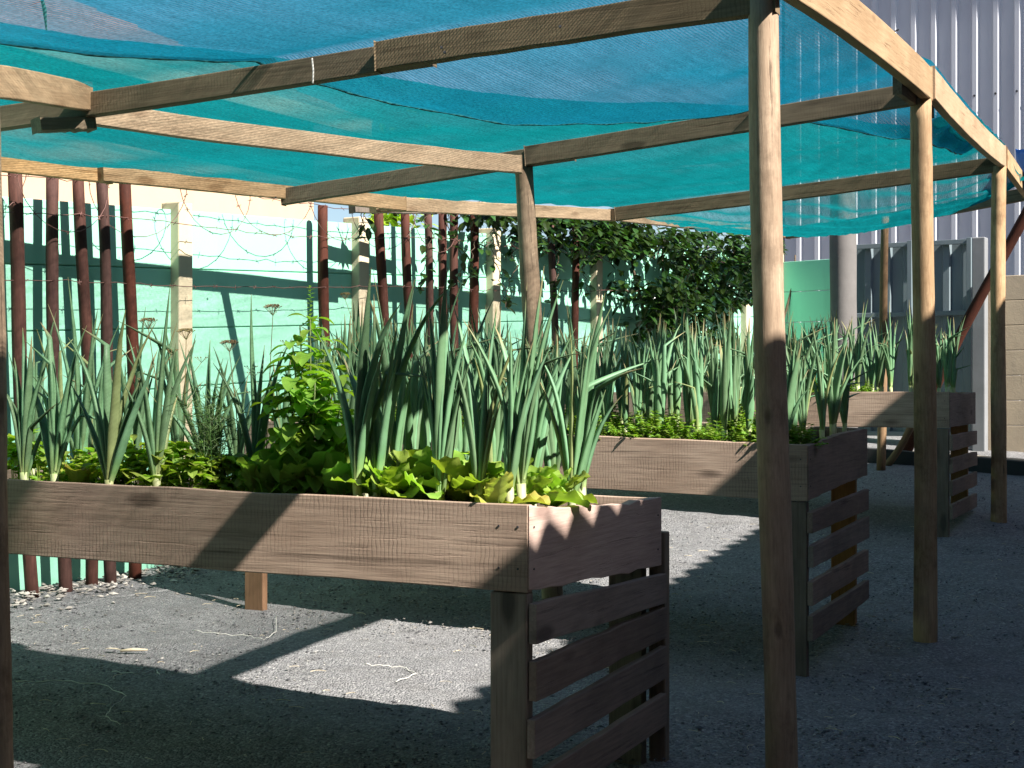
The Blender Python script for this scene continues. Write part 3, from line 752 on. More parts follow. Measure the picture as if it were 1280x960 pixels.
# shrub glimpsed over the wall, between the first creeper shoots
def shrub():
    p0 = at(492, 495, 12.0); p0.z = ground_z(p0.x, p0.y); rr = random.Random(3)
    root = thing('shrub', 'bright yellow-green shrub showing over the wall between the poles', 'shrub', p0)
    mb = MB()
    for _ in range(420):
        v = Vector((rr.gauss(0,.13), rr.gauss(0,.2), rr.gauss(0,.3)))
        a = rr.uniform(0,6.28); mb.leaf(v + Vector((0,0,2.0)), (math.cos(a), math.sin(a), rr.uniform(-.6,.3)), (0,0,1), .11, .06, .4, .2, 3, rr.random())
    mb.build('crown', M['herb'], root, attrs=True)
    mb = MB(); mb.tube([(0,0,0),(.05,0,1),(0,.03,2.1)], [.05,.04,.02], 7); mb.build('trunk', M['vinestem'], root, smooth_=True)
shrub()

# ------------------------------------------------------------------ buildings
def profile_sheet(mb, L, z0, z1, pitch, depth, flat, slope_w, y=0.0, crown=None):
    """ribbed steel sheet in local x-z, ribs standing out towards -y"""
    xs = []; n = int(L / pitch)
    for i in range(n):
        a = i * pitch; c = crown or (pitch - flat - 2*slope_w)
        xs += [(a, y), (a+flat, y), (a+flat+slope_w, y-depth), (a+flat+slope_w+c, y-depth)]
    xs.append((n*pitch, y))
    m = len(xs); vs = [(x, yy, z0) for x, yy in xs] + [(x, yy, z1) for x, yy in xs]
    mb.add(vs, [(i, i+1, m+i+1, m+i) for i in range(m-1)])

# warehouse behind everything on the right
wh = at(981, 495, 19.2); wang = math.atan2(-.55,.835)
wgz = ground_z(wh.x, wh.y)
ware = thing('warehouse', 'tall white steel-clad warehouse rising behind the yard', 'building', (wh.x, wh.y, wgz), wang)
mb = MB(); profile_sheet(mb, 14.0, -.1, 6.3, .245, .045, .150, .022); mb.build('wall', M['cladding'], ware)
mb = MB(); mb.box(-.05, 14.05, .02, 9.0, -.1, 6.28); mb.build('core_wall', M['shedwall'], ware)
mb = MB(); mb.box(-.3, 14.2, -.22, 9.3, 6.34, 6.46); mb.build('roof', M['asbestos'], ware)
for k in range(2, 14):
    x = k*.245 + .150+.022+.026; mb = MB(); mb.tube([(x, -.044, 3.62), (x, -.056, 3.62)], .013, 6); mb.build('screw', M['nail'], ware)

# shed on the right whose corrugated eave throws the shade
def shed():
    u0, v0, v1 = 1.3, 2.44, 12.4; x, y = xy_of(u0, 3.62); gz = ground_z(x, y)
    root = thing('corrugated_shed', 'long low shed with a corrugated roof along the path', 'shed', (x, y, gz), YARD_ROT)
    e0 = ZC + 2.44 - gz; mb = MB(); vs = []; nv = 1400; A = .034; pitch = .205
    for i in range(nv+1):
        v = v0 - 3.62 + (v1 - v0) * i / nv
        w = A * math.cos(2*math.pi*v/pitch)
        for (uu, zz) in ((0, 0), (4.5, 3.8)):
            vs.append((uu, v, e0 + .085*v + w + zz + A))
    mb.add(vs, [(i*2, i*2+1, i*2+3, i*2+2) for i in range(nv)])
    mb.build('roof', M['asbestos'], root, smooth_=True)
    mb = MB(); a, b = v0-3.62+.2, v1-3.62-.2
    P = []
    for hi in (0, 1):
        for (uu, v) in ((.35,a),(4.3,a),(4.3,b),(.35,b)):
            P.append((uu, v, -.6 if not hi else e0 + .085*v - .14 + .80*uu))
    mb.hexa(P); mb.build('wall', M['shedwall'], root)
shed()

# unseen wall added beside the shed to shade the near left post and ground
x, y = xy_of(1.32, 2.36); th_ = thing('shade_wall', 'tall unseen wall added at the near end of the corrugated shed for shade', 'wall', (x, y, ground_z(x, y)), YARD_ROT)
M['brick'] = mat_plain('shade_blocker_brick', (.13,.085,.065), .9, .3, 8)  # serves only the two added light blockers
mb = MB(); mb.box(0, .28, -9, 0, -.4, ZC + 4.40 - ground_z(x, y)); mb.build('wall', M['brick'], th_)
mb = MB(); mb.box(-.04, .32, -9.1, .03, ZC + 4.402 - ground_z(x, y), ZC + 4.47 - ground_z(x, y)); mb.build('coping', M['asbestos'], th_)
# unseen block added behind the viewer to keep sky light out of the yard
x, y = xy_of(-5.5, -2.6); st_ = thing('sky_blocker', 'unseen flat-topped block added behind the viewer to cut sky light', 'building', (x, y, ground_z(x, y)), YARD_ROT)
mb = MB(); mb.box(-8, 6.3, -4, 0, -.4, 7.4); mb.build('wall', M['brick'], st_)
mb = MB(); mb.box(-8.2, 6.5, -4.2, .25, 7.402, 7.58); mb.build('roof', M['asbestos'], st_)

# neighbour's house on the left
hc = at(392, 495, 14.6)
hz = ground_z(hc.x, hc.y); hang = math.atan2(.862, .506) 
house = thing('neighbour_house', 'peach plastered house with a tiled roof behind the mint wall', 'house', (hc.x, hc.y, hz-.4), hang)
mb = MB(); mb.box(-12.5, 0, 0, 7, 0, 3.55); mb.build('wall', M['peach'], house)
mb = MB(); xs0, xs1 = -12.9, .35
nr = 16
vs = []; fs = []
for k in range(nr):      # tile courses as overlapping steps
    y0 = -.45 + k*.26; z0 = 3.42 + k*.13
    n = len(vs); hip = k*.26
    vs += [(xs0, y0, z0), (xs1-hip, y0, z0), (xs1-hip-.26, y0+.27, z0+.115), (xs0, y0+.27, z0+.115), (xs0, y0, z0-.03), (xs1-hip, y0, z0-.03)]
    fs += [(n, n+1, n+2, n+3), (n+4, n+5, n+1, n)]
mb.add(vs, fs); mb.hexa([(-12.8,-.3,3.40),(.2,-.3,3.40),(.2,7.3,3.40),(-12.8,7.3,3.40),(-12.8,3.4,5.2),(-3.6,3.4,5.2),(-3.6,3.7,5.2),(-12.8,3.7,5.2)])
mb.build('roof', M['tile'], house)
mb = MB(); mb.box(-12.85, .3, -.47, -.44, 3.25, 3.40); mb.build('fascia', M['cream'], house)

# steel gate, concrete column, post, block wall at the back right
gd = 14.6
def grounded(px, d):
    p = at(px, 495, d); p.z = ground_z(p.x, p.y); return p
gp = grounded(1068, 14.9); gq = grounded(1218, 14.3); gdir = (gq - gp); gL = Vector((gdir.x, gdir.y, 0)).length; gang = math.atan2(gdir.y, gdir.x)
gate = thing('steel_gate', 'grey ribbed steel gate with a welded frame behind the farthest planter', 'gate', gp, gang)
gtop = ZC + (495-306)/F*14.6 - gp.z; gmid = ZC + (495-393)/F*14.6 - gp.z
mb = MB(); profile_sheet(mb, gL, .06, gtop, .19, .035, .10, .016); mb.build('sheet', M['gate'], gate)
for z in (.06, gmid, gtop):
    mb = MB(); mb.box(0, gL, -.085, -.04, z-.022, z+.022); mb.build('rail', M['gate'], gate, bevel=.003)
for x in (.02, gL*.5, gL-.02):
    mb = MB(); mb.box(x-.022, x+.022, -.13, -.088, .03, gtop+.03); mb.build('stile', M['gate'], gate, bevel=.003)
cp = grounded(1055, 14.4)
o = pole('concrete_column', at(1053, 225, 14.4), cp - Vector((0,0,.1)), .122, .130, M['concrete'], None, 90, n=16, seg=14, wob=.0); tag(o, 'thick round grey concrete column between the mint wall and the gate', 'column')
sp = grounded(1225, 14.0)
mb = MB(); h = at(1225, 297, 14.0).z - sp.z; mb.box(-.06, .06, -.06, .06, -.1, h); M['gatepost'] = mat_plain('grey_white_post_paint', (.20,.205,.215), .7, .25, 6, dirt=(.13,.13,.125)); o = mb.build('gate_post', M['gatepost'], None, bevel=.01); o.location = sp; o.rotation_euler = (0,0,gang)
tag(o, 'square white painted gate post between the steel gate and the block wall', 'post')
bp = grounded(1234, 14.1); bw = thing('block_wall', 'beige precast block wall at the far right edge', 'wall', bp, -.45)
top = at(1250, 345, 14.1).z - bp.z
for k in range(7):
    h0 = -.1 if k == 0 else k*top/7+.001; mb = MB(); mb.box(0.1, 3.2, 0, .06, h0, (k+1)*top/7-.001); mb.build('wall_panel', M['block'], bw, bevel=.006)
mb = MB(); mb.box(-.02, .096, -.05, .08, -.1, top+.03); mb.build('wall_post', M['block'], bw, bevel=.008)
kp = grounded(1080, 13.3); kq = grounded(1400, 12.0)
beam('kerb_shadow', kp + Vector((-.3,.1,.05)), kq + Vector((0,0,.03)), .15, .17, M['dark'], None); k_ = bpy.data.objects['kerb_shadow']; struct(k_)  # kerb strip coloured black for the shadow along the base
pth = grounded(1100, 13.75); ptq = grounded(1400, 12.5)
beam('footing', pth + Vector((-.5,.15,-.02)), ptq + Vector((0,0,-.02)), .75, .16, M['block'], None); struct(bpy.data.objects['footing'])

b0 = grounded(1101, 12.6)
o = pole('thin_pole', at(1107, 270, 12.6), b0, .032, .036, M['brownpole'], None, 91, n=9, seg=12); tag(o, 'thin brown pole standing before the steel gate', 'pole')
o = pole('leaning_pole', at(1296, 236, 12.6), grounded(1122, 13.4) - Vector((0,0,.05)), .045, .05, M['redpole'], None, 92, n=10, seg=14, wob=.03); tag(o, 'dark red pole leaning steeply across the block wall and gate post', 'pole')
o = pole('brace', at(1142, 530, 12.7), grounded(1109, 12.9), .03, .034, M['brownpole'], None, 93, n=8, seg=8); tag(o, 'short slanting brown brace at the foot of the steel gate', 'brace')
# blue tarp corner beyond the last post
mb = MB(); pts = [at(1270,186,11.6), at(1300,188,11.3), at(1300,248,11.3), at(1281,238,11.6)]
o0 = pts[0].copy(); ng = 8; vs = []
for j in range(ng+1):
    for i in range(ng+1):
        a = fr(fr(pts[0], pts[1], i/ng), fr(pts[3], pts[2], i/ng), j/ng) - o0
        vs.append(a + Vector((0, .03*math.sin(i*1.3+j*.6), 0)))
mb.add(vs, [(j*(ng+1)+i, j*(ng+1)+i+1, (j+1)*(ng+1)+i+1, (j+1)*(ng+1)+i) for j in range(ng) for i in range(ng)])
o = mb.build('tarp', M['tarp'], None, smooth_=True); o.location = o0
sm = o.modifiers.new('t', 'SOLIDIFY'); sm.thickness = .006
tag(o, 'corner of a bright blue tarp hanging at the right edge', 'tarp')

# ------------------------------------------------------------------ plants
def leek_mesh(h, nl, spread, seed, fan=None, shank=.07, wid=1.0, bent=.12, lean=0.0):
    rr = random.Random(seed); st = MB(); lf = MB()
    sr = .0105*wid
    st.tube([(0,0,-.03),(0,0,.01),(.002,0,shank*.6),(.0,.0,shank+.012)], [sr*1.15, sr*1.1, sr*.95, sr*1.05], 8, r=rr.random())
    for k in range(10):     # dry skin and roots at the foot
        a = rr.uniform(0,6.28); st.tube([(0,0,.004),(.02*math.cos(a),.02*math.sin(a),-.004)], [.0018,.0006], 3, r=.5)
    fa = rr.uniform(0, math.pi) if fan is None else fan
    for i in range(nl):
        q = (i / max(1, nl-1) - .5) * 2          # -1..1 across the fan
        inner = 1 - abs(q)
        tilt = q * spread * rr.uniform(.7, 1.25) + rr.gauss(0, .05) + lean
        L = h * (.62 + .40*inner) * rr.uniform(.78, 1.05)
        az = fa + rr.gauss(0, .35)
        hd = Vector((math.cos(az), math.sin(az), 0)); sd = Vector((-math.sin(az), math.cos(az), 0))
        seg = 11; p = Vector((0,0,shank + rr.uniform(-.012,.03))) + hd*q*.006; ang = tilt*.55; pts = []; rad = []
        w0 = .0105*wid*rr.uniform(.75,1.2); broken = rr.random() < bent; bk = rr.randint(6, 9); cur = rr.gauss(0,.017); tipd = rr.uniform(0,.14) if rr.random() < .18 else 0
        tw = rr.gauss(0,.25)
        for s in range(seg+1):
            u = s/seg; pts.append(p.copy())
            rad.append(max(.0007, w0 * (.75 + .5*min(1,u*4)) * (1 - u**2.2)**.9 if u < 1 else .0006))
            ang += tilt*.055 + cur + (.9*rr.uniform(.8,1.3)*(1 if tilt>0 else -1) if broken and s == bk else 0) + ((.02 + tipd*u*u)*(1 if tilt>0 else -1)*u)
            p = p + (hd*math.sin(ang) + Vector((0,0,1))*math.cos(ang) + sd*rr.gauss(0,.03)) * (L/seg)
        lf.tube(pts, rad, 7, flat=.55, cap=False, r=rr.random(), side=sd*math.cos(tw)+hd*math.sin(tw), fold=.35)
    return st, lf
def leek_thing(label, group, loc, rz, **kw):
    st, lf = leek_mesh(**kw); t = thing('spring_onion', label, 'onion plant', loc, rz, group)
    st.build('stalk', M['stalk'], t, smooth_=True, attrs=True); lf.build('leaves', M['leek'], t, smooth_=True, attrs=True)
    return t
G1 = 'onions growing in the front planter'
onions1 = [  # px, inside offset, height, leaves, spread, fan, shank, label
 (30,.10,.44,6,.30,YARD_ROT,.06,'upright spring onion at the left end of the front planter, beside the near pole'),
 (68,.10,.50,6,.34,YARD_ROT,.06,'tall spring onion with crossing leaves, second along the front planter edge'),
 (100,.30,.56,7,.22,.2,.07,'tall straight spring onion behind the front row, before the third red pole'),
 (136,.09,.54,6,.62,YARD_ROT,.05,'spring onion with leaves splayed widest, at the front edge of the front planter'),
 (195,.14,.50,6,.28,.4,.07,'spring onion in the low herbs at the foot of the first cream wall post'),
 (166,.50,.50,6,.34,.1,.07,'spring onion set back between the splayed onion and the cream post'),
 (40,.55,.48,6,.26,.7,.07,'spring onion in the back row behind the left end of the front planter'),
 (222,.55,.56,5,.10,.5,.08,'narrow upright spring onion in front of the first cream wall post'),
 (258,.35,.48,8,.34,.0,.05,'fanned spring onion rising out of the feathery dill'),
 (318,.30,.52,6,.24,YARD_ROT,.05,'dark spring onion between the dill and the basil'),
 (446,.10,.58,7,.20,YARD_ROT,.085,'tallest spring onion with a long white stalk, right of the basil'),
 (471,.12,.60,6,.30,YARD_ROT,.075,'spring onion leaning right, beside the tallest one near the basil'),
 (549,.10,.54,7,.26,YARD_ROT,.06,'spring onion in the middle of the lettuces, one broad leaf bent right'),
 (598,.11,.52,6,.22,YARD_ROT,.07,'spring onion with a thick white stalk between two lettuces'),
 (636,.08,.46,5,.10,YARD_ROT,.09,'slim spring onion near the front corner, its stalk bare and white'),
 (653,.12,.60,7,.22,YARD_ROT,.09,'tall spring onion at the front corner of the front planter'),
 (714,.56,.56,6,.26,YARD_ROT,.06,'spring onion behind the corner with one short pale broken leaf'),
 (727,.68,.56,4,.20,YARD_ROT,.07,'last spring onion at the pink end of the front planter'),
 (512,.55,.50,7,.20,.8,.07,'spring onion in the back row behind the lettuces, left of centre'),
 (575,.75,.48,6,.22,.3,.07,'spring onion in the back row behind the lettuces, right of centre'),
 (430,.60,.50,6,.26,.2,.07,'spring onion in the back row just behind the basil'),
 (665,.65,.52,6,.24,.6,.07,'spring onion in the back row behind the front corner'),
 (352,.75,.46,6,.30,.2,.07,'spring onion in the back row left of the basil'),
 (295,.80,.40,5,.28,.2,.07,'small spring onion in the back row behind the dill'),
 (455,.78,.52,7,.22,.5,.07,'spring onion at the very back of the front planter, behind the tallest one'),
 (492,.34,.54,6,.22,.1,.07,'spring onion in the second row behind the onion leaning right'),
 (530,.80,.52,7,.20,.9,.07,'spring onion at the very back of the front planter, left of its middle'),
 (560,.40,.50,6,.24,.3,.07,'spring onion in the second row behind the bent-leaf onion'),
 (615,.50,.54,6,.22,.7,.07,'spring onion in the second row between the thick-stalked and slim onions'),
 (640,.82,.52,7,.20,.2,.07,'spring onion at the very back of the front planter near its right end'),
 (690,.80,.54,6,.22,.6,.07,'spring onion at the very back right corner of the front planter'),
 (118,.62,.54,6,.24,.4,.07,'spring onion in the back row behind the widely splayed one'),
 (75,.70,.52,6,.22,.8,.07,'spring onion in the back row before the second red pole'),
 (190,.72,.54,6,.22,.3,.07,'spring onion in the back row just left of the first cream post')]
for i, (px, off, h, nl, sp_, fan, sh, lab) in enumerate(onions1):
    xl = local_for_px(PL1, px, off); loc = in_planter(PL1, xl, off)
    leek_thing(lab, G1, loc, 0, h=h*1.12, nl=nl+1, spread=sp_, seed=300+i, fan=fan, shank=sh, wid=1.25, lean=(.09 if px > 400 else .03) if fan == YARD_ROT else 0.0)

# protos for the middle and the far planter
protos = []
for k in range(10):
    protos.append(leek_mesh(.555*R.uniform(.88,1.08), R.choice([7,8,9,10]), R.uniform(.14,.30), 500+k, None, .07, 1.15, .2))
def build_leek_proto(k, loc, rz, label, group):
    st, lf = protos[k]; t = thing('spring_onion', label, 'onion plant', loc, rz, group)
    st.build('stalk', M['stalk'], t, smooth_=True, attrs=True); lf.build('leaves', M['leek'], t, smooth_=True, attrs=True); return t
made = {}
def put_leek(k, loc, rz, sc, label, group):
    if k not in made: made[k] = build_leek_proto(k, loc, rz, label, group); made[k].scale = (sc,)*3
    else: dup(made[k], loc, rz, sc, label, group)
LAB2 = 'blue-green spring onion in the dense stand filling the middle planter'
special2 = {0: 'spring onion at the near corner of the middle planter, a wide pale leaf folded over'}
put_n = 0
for row, yl in enumerate((.20,.38,.56,.74,.92,1.08)):
    for c in range(19):
        xl = -.10 - c*.140 + R.uniform(-.05,.05)
        px = 640 + F*in_planter(PL2, xl, yl).x/in_planter(PL2, xl, yl).y
        if c > 9 and row < 2 and R.random() < .45: continue
        if xl < -2.62: continue
        sc = R.uniform(.86, 1.08) * (.94 if row == 0 else 1.0)
        put_leek(R.randrange(10), in_planter(PL2, xl, min(1.1, yl+R.uniform(-.05,.05))), R.uniform(0,6.28), sc, LAB2, 'onions crowded in the middle planter')
leek_thing('spring onion at the near corner of the middle planter with wide pale leaves folded over', 'onions crowded in the middle planter',
    in_planter(PL2, -.13, .13), 0, h=.46, nl=9, spread=.42, seed=777, fan=YARD_ROT, shank=.04, wid=1.7, bent=.5)
LAB3 = 'dark spring onion in the row growing in the farthest planter'
for row, yl in enumerate((.22,.48,.74,1.0)):
    for c in range(13):
        xl = -.10 - c*.16 + R.uniform(-.05,.05)
        put_leek(R.randrange(10), in_planter(PL3, xl, yl+R.uniform(-.08,.08)), R.uniform(0,6.28), R.uniform(.9,1.1), LAB3, 'onions growing in the farthest planter')
# long stray leaves: two bolted onions in the middle planter
for (px, lab, sgn, sd_) in ((545,'bolted onion with one long leaf arching high to the right, back of the middle planter',1,1),(500,'bolted onion with long thin leaves leaning left before the wall',-1,2)):
    xl = local_for_px(PL2, px, .9); leek_thing(lab, None, in_planter(PL2, max(-2.6, xl), .9), 0, h=.78, nl=3, spread=.5, seed=880+sd_, fan=YARD_ROT, shank=.08, wid=.85, bent=.1)

# lettuces
def lettuce(seed, s=1.0, mat='lettuce', n=13, loose=0.0, ratio=.52):
    rr = random.Random(seed); mb = MB()
    for i in range(n):
        ring = i / n; a = i*2.4 + rr.uniform(-.3,.3); el = min(1.5, .80 + ring*.62 + rr.uniform(-.3,.15) + loose)
        d = Vector((math.cos(a)*math.cos(el), math.sin(a)*math.cos(el), math.sin(el)))
        L = s*(.185 - .05*ring)*rr.uniform(.85,1.15)
        # broad ruffled leaf
        base = Vector((math.cos(a)*.008, math.sin(a)*.008, .005)); up = Vector((0,0,1))
        side = d.cross(up).normalized(); nrm = side.cross(d); seg = 16; vs = []; ts = []; p = base.copy(); dd = d.copy(); r_ = rr.random(); ph = rr.uniform(0,6)
        es = (-1,-.82,-.6,-.35,-.12,0,.12,.35,.6,.82,1); fq = rr.uniform(24,32); tw = rr.gauss(0,.35); curl = rr.uniform(.25,.7); so = Vector((seed*3.1, i*1.7, 0))
        for k in range(seg+1):
            u = k/seg; w = L*ratio*.5*(math.sin(math.pi*min(1,(u*.74+.12)))**.75)*(1.0 if k < seg else .80)
            for e in es:
                je = 1 + (.16*noise.noise(so + Vector((u*13, e*2, 1))) if abs(e) > .9 else 0)
                ruf = .20*w*abs(e)**2.5*math.sin(u*fq+ph+(2 if e > 0 else 0)) + .14*w*noise.noise(so + Vector((u*9, e*5, 4)))*min(1, abs(e)*4)
                vs.append(p + side*w*e*je + nrm*(abs(e)**1.5*w*curl + ruf + tw*e*w*u)); ts.append(min(1, (0 if abs(e) < .05 else .24 + abs(e)*.45) + u*.35))
            dd = (dd + nrm*-.055*(1.15-ring)).normalized(); p = p + dd*(L/seg); nrm = side.cross(dd)
        ne = len(es); fs = [(k*ne+j, k*ne+j+1, (k+1)*ne+j+1, (k+1)*ne+j) for k in range(seg) for j in range(ne-1)]
        mb.add(vs, fs, ts, r_)
    return mb
let1 = [(492,.15,1.0),(522,.18,1.1),(540,.36,1.1),(578,.17,1.05),(612,.20,.95),(572,.36,1.1),(505,.40,1.0),(628,.36,1.0),(650,.24,.95),(690,.40,.8),(645,.30,.9)]
letlab = ['pale lettuce at the planter edge right of the tallest onion', 'broad lettuce at the planter edge left of the bent-leaf onion', 'large lettuce behind the bent-leaf onion in the front planter',
 'lettuce between the bent-leaf onion and the thick-stalked onion', 'lettuce at the planter edge with a yellowing leaf, left of the slim onion', 'tall lettuce in the second row of the front planter, at its middle',
 'lettuce in the second row behind the onion leaning right', 'lettuce in the second row behind the slim onion', 'bright lettuce at the right corner of the front planter', 'small lettuce behind the corner, beside the broken-leaf onion', 'lettuce in the second row just behind the corner onion']
for i, (px, off, s) in enumerate(let1):
    xl = local_for_px(PL1, px, off); o = lettuce(40+i, s, n=R.choice([11,13,15])).build('lettuce', M['lettuce'], None, smooth_=True, attrs=True)
    o.location = in_planter(PL1, xl, off, .02); tag(o, letlab[i], 'lettuce', 'lettuces in the front planter')
# chard / mustard greens round the basil
ch1 = [(340,.20,1.05),(366,.20,1.15),(352,.32,1.05),(398,.21,1.2),(425,.20,1.15),(412,.36,1.2),(320,.2,.8)]
chlab = ['upright leafy chard right of the dill, at the front edge', 'tall chard with one broad leaf standing, before the basil', 'chard tucked behind the upright ones, left of the basil',
  'broad drooping chard at the foot of the basil', 'chard with thick pale stems left of the tallest onion', 'chard behind the basil foot, half hidden', 'small chard with yellow lower leaves beside the dill']
for i, (px, off, s) in enumerate(ch1):
    xl = local_for_px(PL1, px, off); o = lettuce(140+i, s, n=9, loose=.35, ratio=.46).build('chard', M['chard'], None, smooth_=True, attrs=True)
    o.location = in_planter(PL1, xl, off, .01); tag(o, chlab[i], 'chard', 'chards in the front planter')
# yellowing leaf
o = lettuce(199, .8, n=4, ratio=.55).build('yellowing_leaves', M['yellow'], None, smooth_=True, attrs=True); o.location = in_planter(PL1, local_for_px(PL1, 622, .08), .08, .02); tag(o, 'yellowing withered leaves between the slim onion and its neighbour', 'leaves')
o = lettuce(198, .9, n=5, ratio=.5).build('yellowing_leaves', M['yellow'], None, smooth_=True, attrs=True); o.location = in_planter(PL1, local_for_px(PL1, 100, .2), .2, .02); tag(o, 'yellowing withered leaves between the herbs at the left of the front planter', 'leaves')

# basil
def basil():
    rr = random.Random(12); px = 388; off = .24; xl = local_for_px(PL1, px, off)
    root = thing('basil_plant', 'tall bushy basil with drooping bright green leaves in the front planter', 'basil', in_planter(PL1, xl, off))
    lf = MB(); st = MB()
    stems = [(0,0,.56),(.06,.02,.45),(-.07,.03,.42),(.09,-.03,.34),(-.04,-.04,.48),(.03,.07,.50),(-.10,-.01,.30),(.12,.03,.27),(.02,-.06,.38),(-.03,.02,.54)]
    for (dx, dy, h) in stems:
        pts = [Vector((dx*.15 + dx*s, dy*.15 + dy*s, h*s)) for s in (0,.25,.5,.75,1)]
        st.tube(pts, [.005,.0045,.004,.003,.002], 5)
        nn = int(h/.033)
        for k in range(1, nn+1):
            s = k/nn; p = Vector((dx*.15+dx*s, dy*.15+dy*s, h*s)); a0 = k*1.57 + rr.uniform(-.4,.4)
            for a in (a0, a0+math.pi, a0+1.4):
                if rr.random() < .08: continue
                L = (.085 if s < .85 else .055)*rr.uniform(.75,1.2); el = rr.uniform(.0,.5)
                d = Vector((math.cos(a)*math.cos(el), math.sin(a)*math.cos(el), math.sin(el)))
                lf.leaf(p + d*.022, d, (0,0,1), L, L*.56, rr.uniform(.6,1.15), .35, 6, rr.random())
                st.tube([p, p+d*.024], .0012, 4)
    lf.build('leaves', M['basil'], root, smooth_=True, attrs=True); st.build('stem', M['stem'], root, smooth_=True)
    sp = MB()          # flower spike at the top
    for k in range(26):
        a = k*2.2; z = .02 + k*.0042; d = Vector((math.cos(a), math.sin(a), .4)); sp.leaf((.0,0,.53+z), d, (0,0,1), .016, .010, .2, .3, 2, rr.random())
    sp.build('flower_spike', M['basil'], root, attrs=True)
basil()

# low leafy herbs at the left
def herb_mesh(seed, s=1.0, n=40):
    rr = random.Random(seed); mb = MB()
    for _ in range(n):
        a = rr.uniform(0,6.28); rad = .085*s*math.sqrt(rr.random()); h = s*(.155*rr.random()**.7)*(1-.35*rad/.085/s)+.02
        p = Vector((rad*math.cos(a), rad*math.sin(a), h)); b = rr.uniform(0,6.28)
        for k in range(3):
            q = b + (k-1)*.8; d = Vector((math.cos(q), math.sin(q), rr.uniform(-.3,.9)))
            L = .040*s*rr.uniform(.7,1.3); mb.leaf(p, d, (rr.uniform(-.3,.3), rr.uniform(-.3,.3),1), L, L*.75, rr.uniform(.2,.7), .25, 3, rr.random())
        mb.tube([Vector((rad*.5*math.cos(a), rad*.5*math.sin(a), 0)), p], .0012, 3, cap=False)
    return mb
herbs = [(20,.13,1.3),(52,.24,1.1),(92,.14,.8),(122,.26,1.0),(158,.13,1.1),(178,.28,1.2),(205,.11,1.15),(228,.22,1.25),(250,.10,1.0),(278,.14,1.0),(300,.22,1.0),(440,.32,1.0),(585,.55,1.1),(520,.65,1.1)]
herlab = ['bright low herb clump at the left end of the front planter', 'yellow-green herb clump behind the two left onions', 'small herb clump between the tall onion and the splayed onion', 'herb clump behind the splayed onion',
 'herb clump right of the splayed onion at the planter edge', 'bushy herb clump behind the edge, under the cream post', 'herb clump at the edge before the cream post', 'largest herb clump at the foot of the cream post',
 'dark herb clump at the foot of the dill', 'herb clump right of the dill at the edge', 'herb clump between dill and chard, set back', 'herb clump behind the tallest onion', 'herb clump in the back row behind the lettuces', 'herb clump in the back row right of the basil']
for i, (px, off, s) in enumerate(herbs):
    off += .10 if off < .2 else .03; xl = local_for_px(PL1, px, off); o = herb_mesh(60+i, s).build('herb_clump', M['herb'], None, attrs=True); o.location = in_planter(PL1, xl, off); tag(o, herlab[i], 'herb', 'herb clumps in the front planter')

# carrot tops: feathery clumps
def carrot_mesh(seed, n=26):
    rr = random.Random(seed); mb = MB()
    for _ in range(n):
        a = rr.uniform(0,6.28); el = rr.uniform(.5,1.35); L = rr.uniform(.10,.17)
        d = Vector((math.cos(a)*math.cos(el), math.sin(a)*math.cos(el), math.sin(el))); side = d.cross(Vector((0,0,1))).normalized()
        pts = [d*(L*s) - Vector((0,0,1))*.25*L*s*s*math.cos(el) for s in (0,.35,.7,1)]
        mb.tube(pts, [.0016,.0013,.001,.0006], 3, cap=False, r=rr.random())
        for s in (.45,.58,.7,.82,.94):
            p = d*(L*s) - Vector((0,0,1))*.25*L*s*s*math.cos(el)
            for sg in (-1,1):
                for _k in range(2):
                    dd = (side*sg + d*rr.uniform(.2,.9) + Vector((0,0,rr.uniform(-.3,.3)))).normalized()
                    mb.leaf(p, dd, (rr.uniform(-.4,.4), rr.uniform(-.4,.4), 1), .036*(1.25-s)*rr.uniform(.8,1.2)+.010, .014, .3, .2, 2, rr.random())
    return mb
cm = [carrot_mesh(20+k).build('carrot_clump', M['carrot'], None, attrs=True) for k in range(4)]
used = set()
def put_carrot(loc, sc, label, group):
    k = R.randrange(4)
    if k in used: o = cm[k].copy(); C.objects.link(o)
    else: o = cm[k]; used.add(k)
    o.location = loc; o.rotation_euler = (0,0,R.uniform(0,6.28)); o.scale = (sc,)*3; tag(o, label, 'carrot plant', group)
for c in range(24):
    xl = -.08 - c*.108 + R.uniform(-.03,.03); yl = .11 + R.uniform(-.03,.05)
    put_carrot(in_planter(PL2, xl, yl), R.uniform(.75,1.15), 'feathery yellow-green carrot top along the front edge of the middle planter', 'carrot tops edging the middle planter')
for c in range(22):
    put_carrot(in_planter(PL2, R.uniform(-2.6,-.1), R.uniform(.3,1.05)), R.uniform(.7,1.3), 'feathery carrot top among the onions inside the middle planter', 'carrot tops inside the middle planter')
for c in range(9):
    put_carrot(in_planter(PL3, -.55 - c*.12, .12 + R.uniform(-.02,.06)), R.uniform(.8,1.2), 'feathery carrot top along the front edge of the farthest planter', 'carrot tops in the farthest planter')
for k in range(4):
    if k not in used: bpy.data.objects.remove(cm[k])

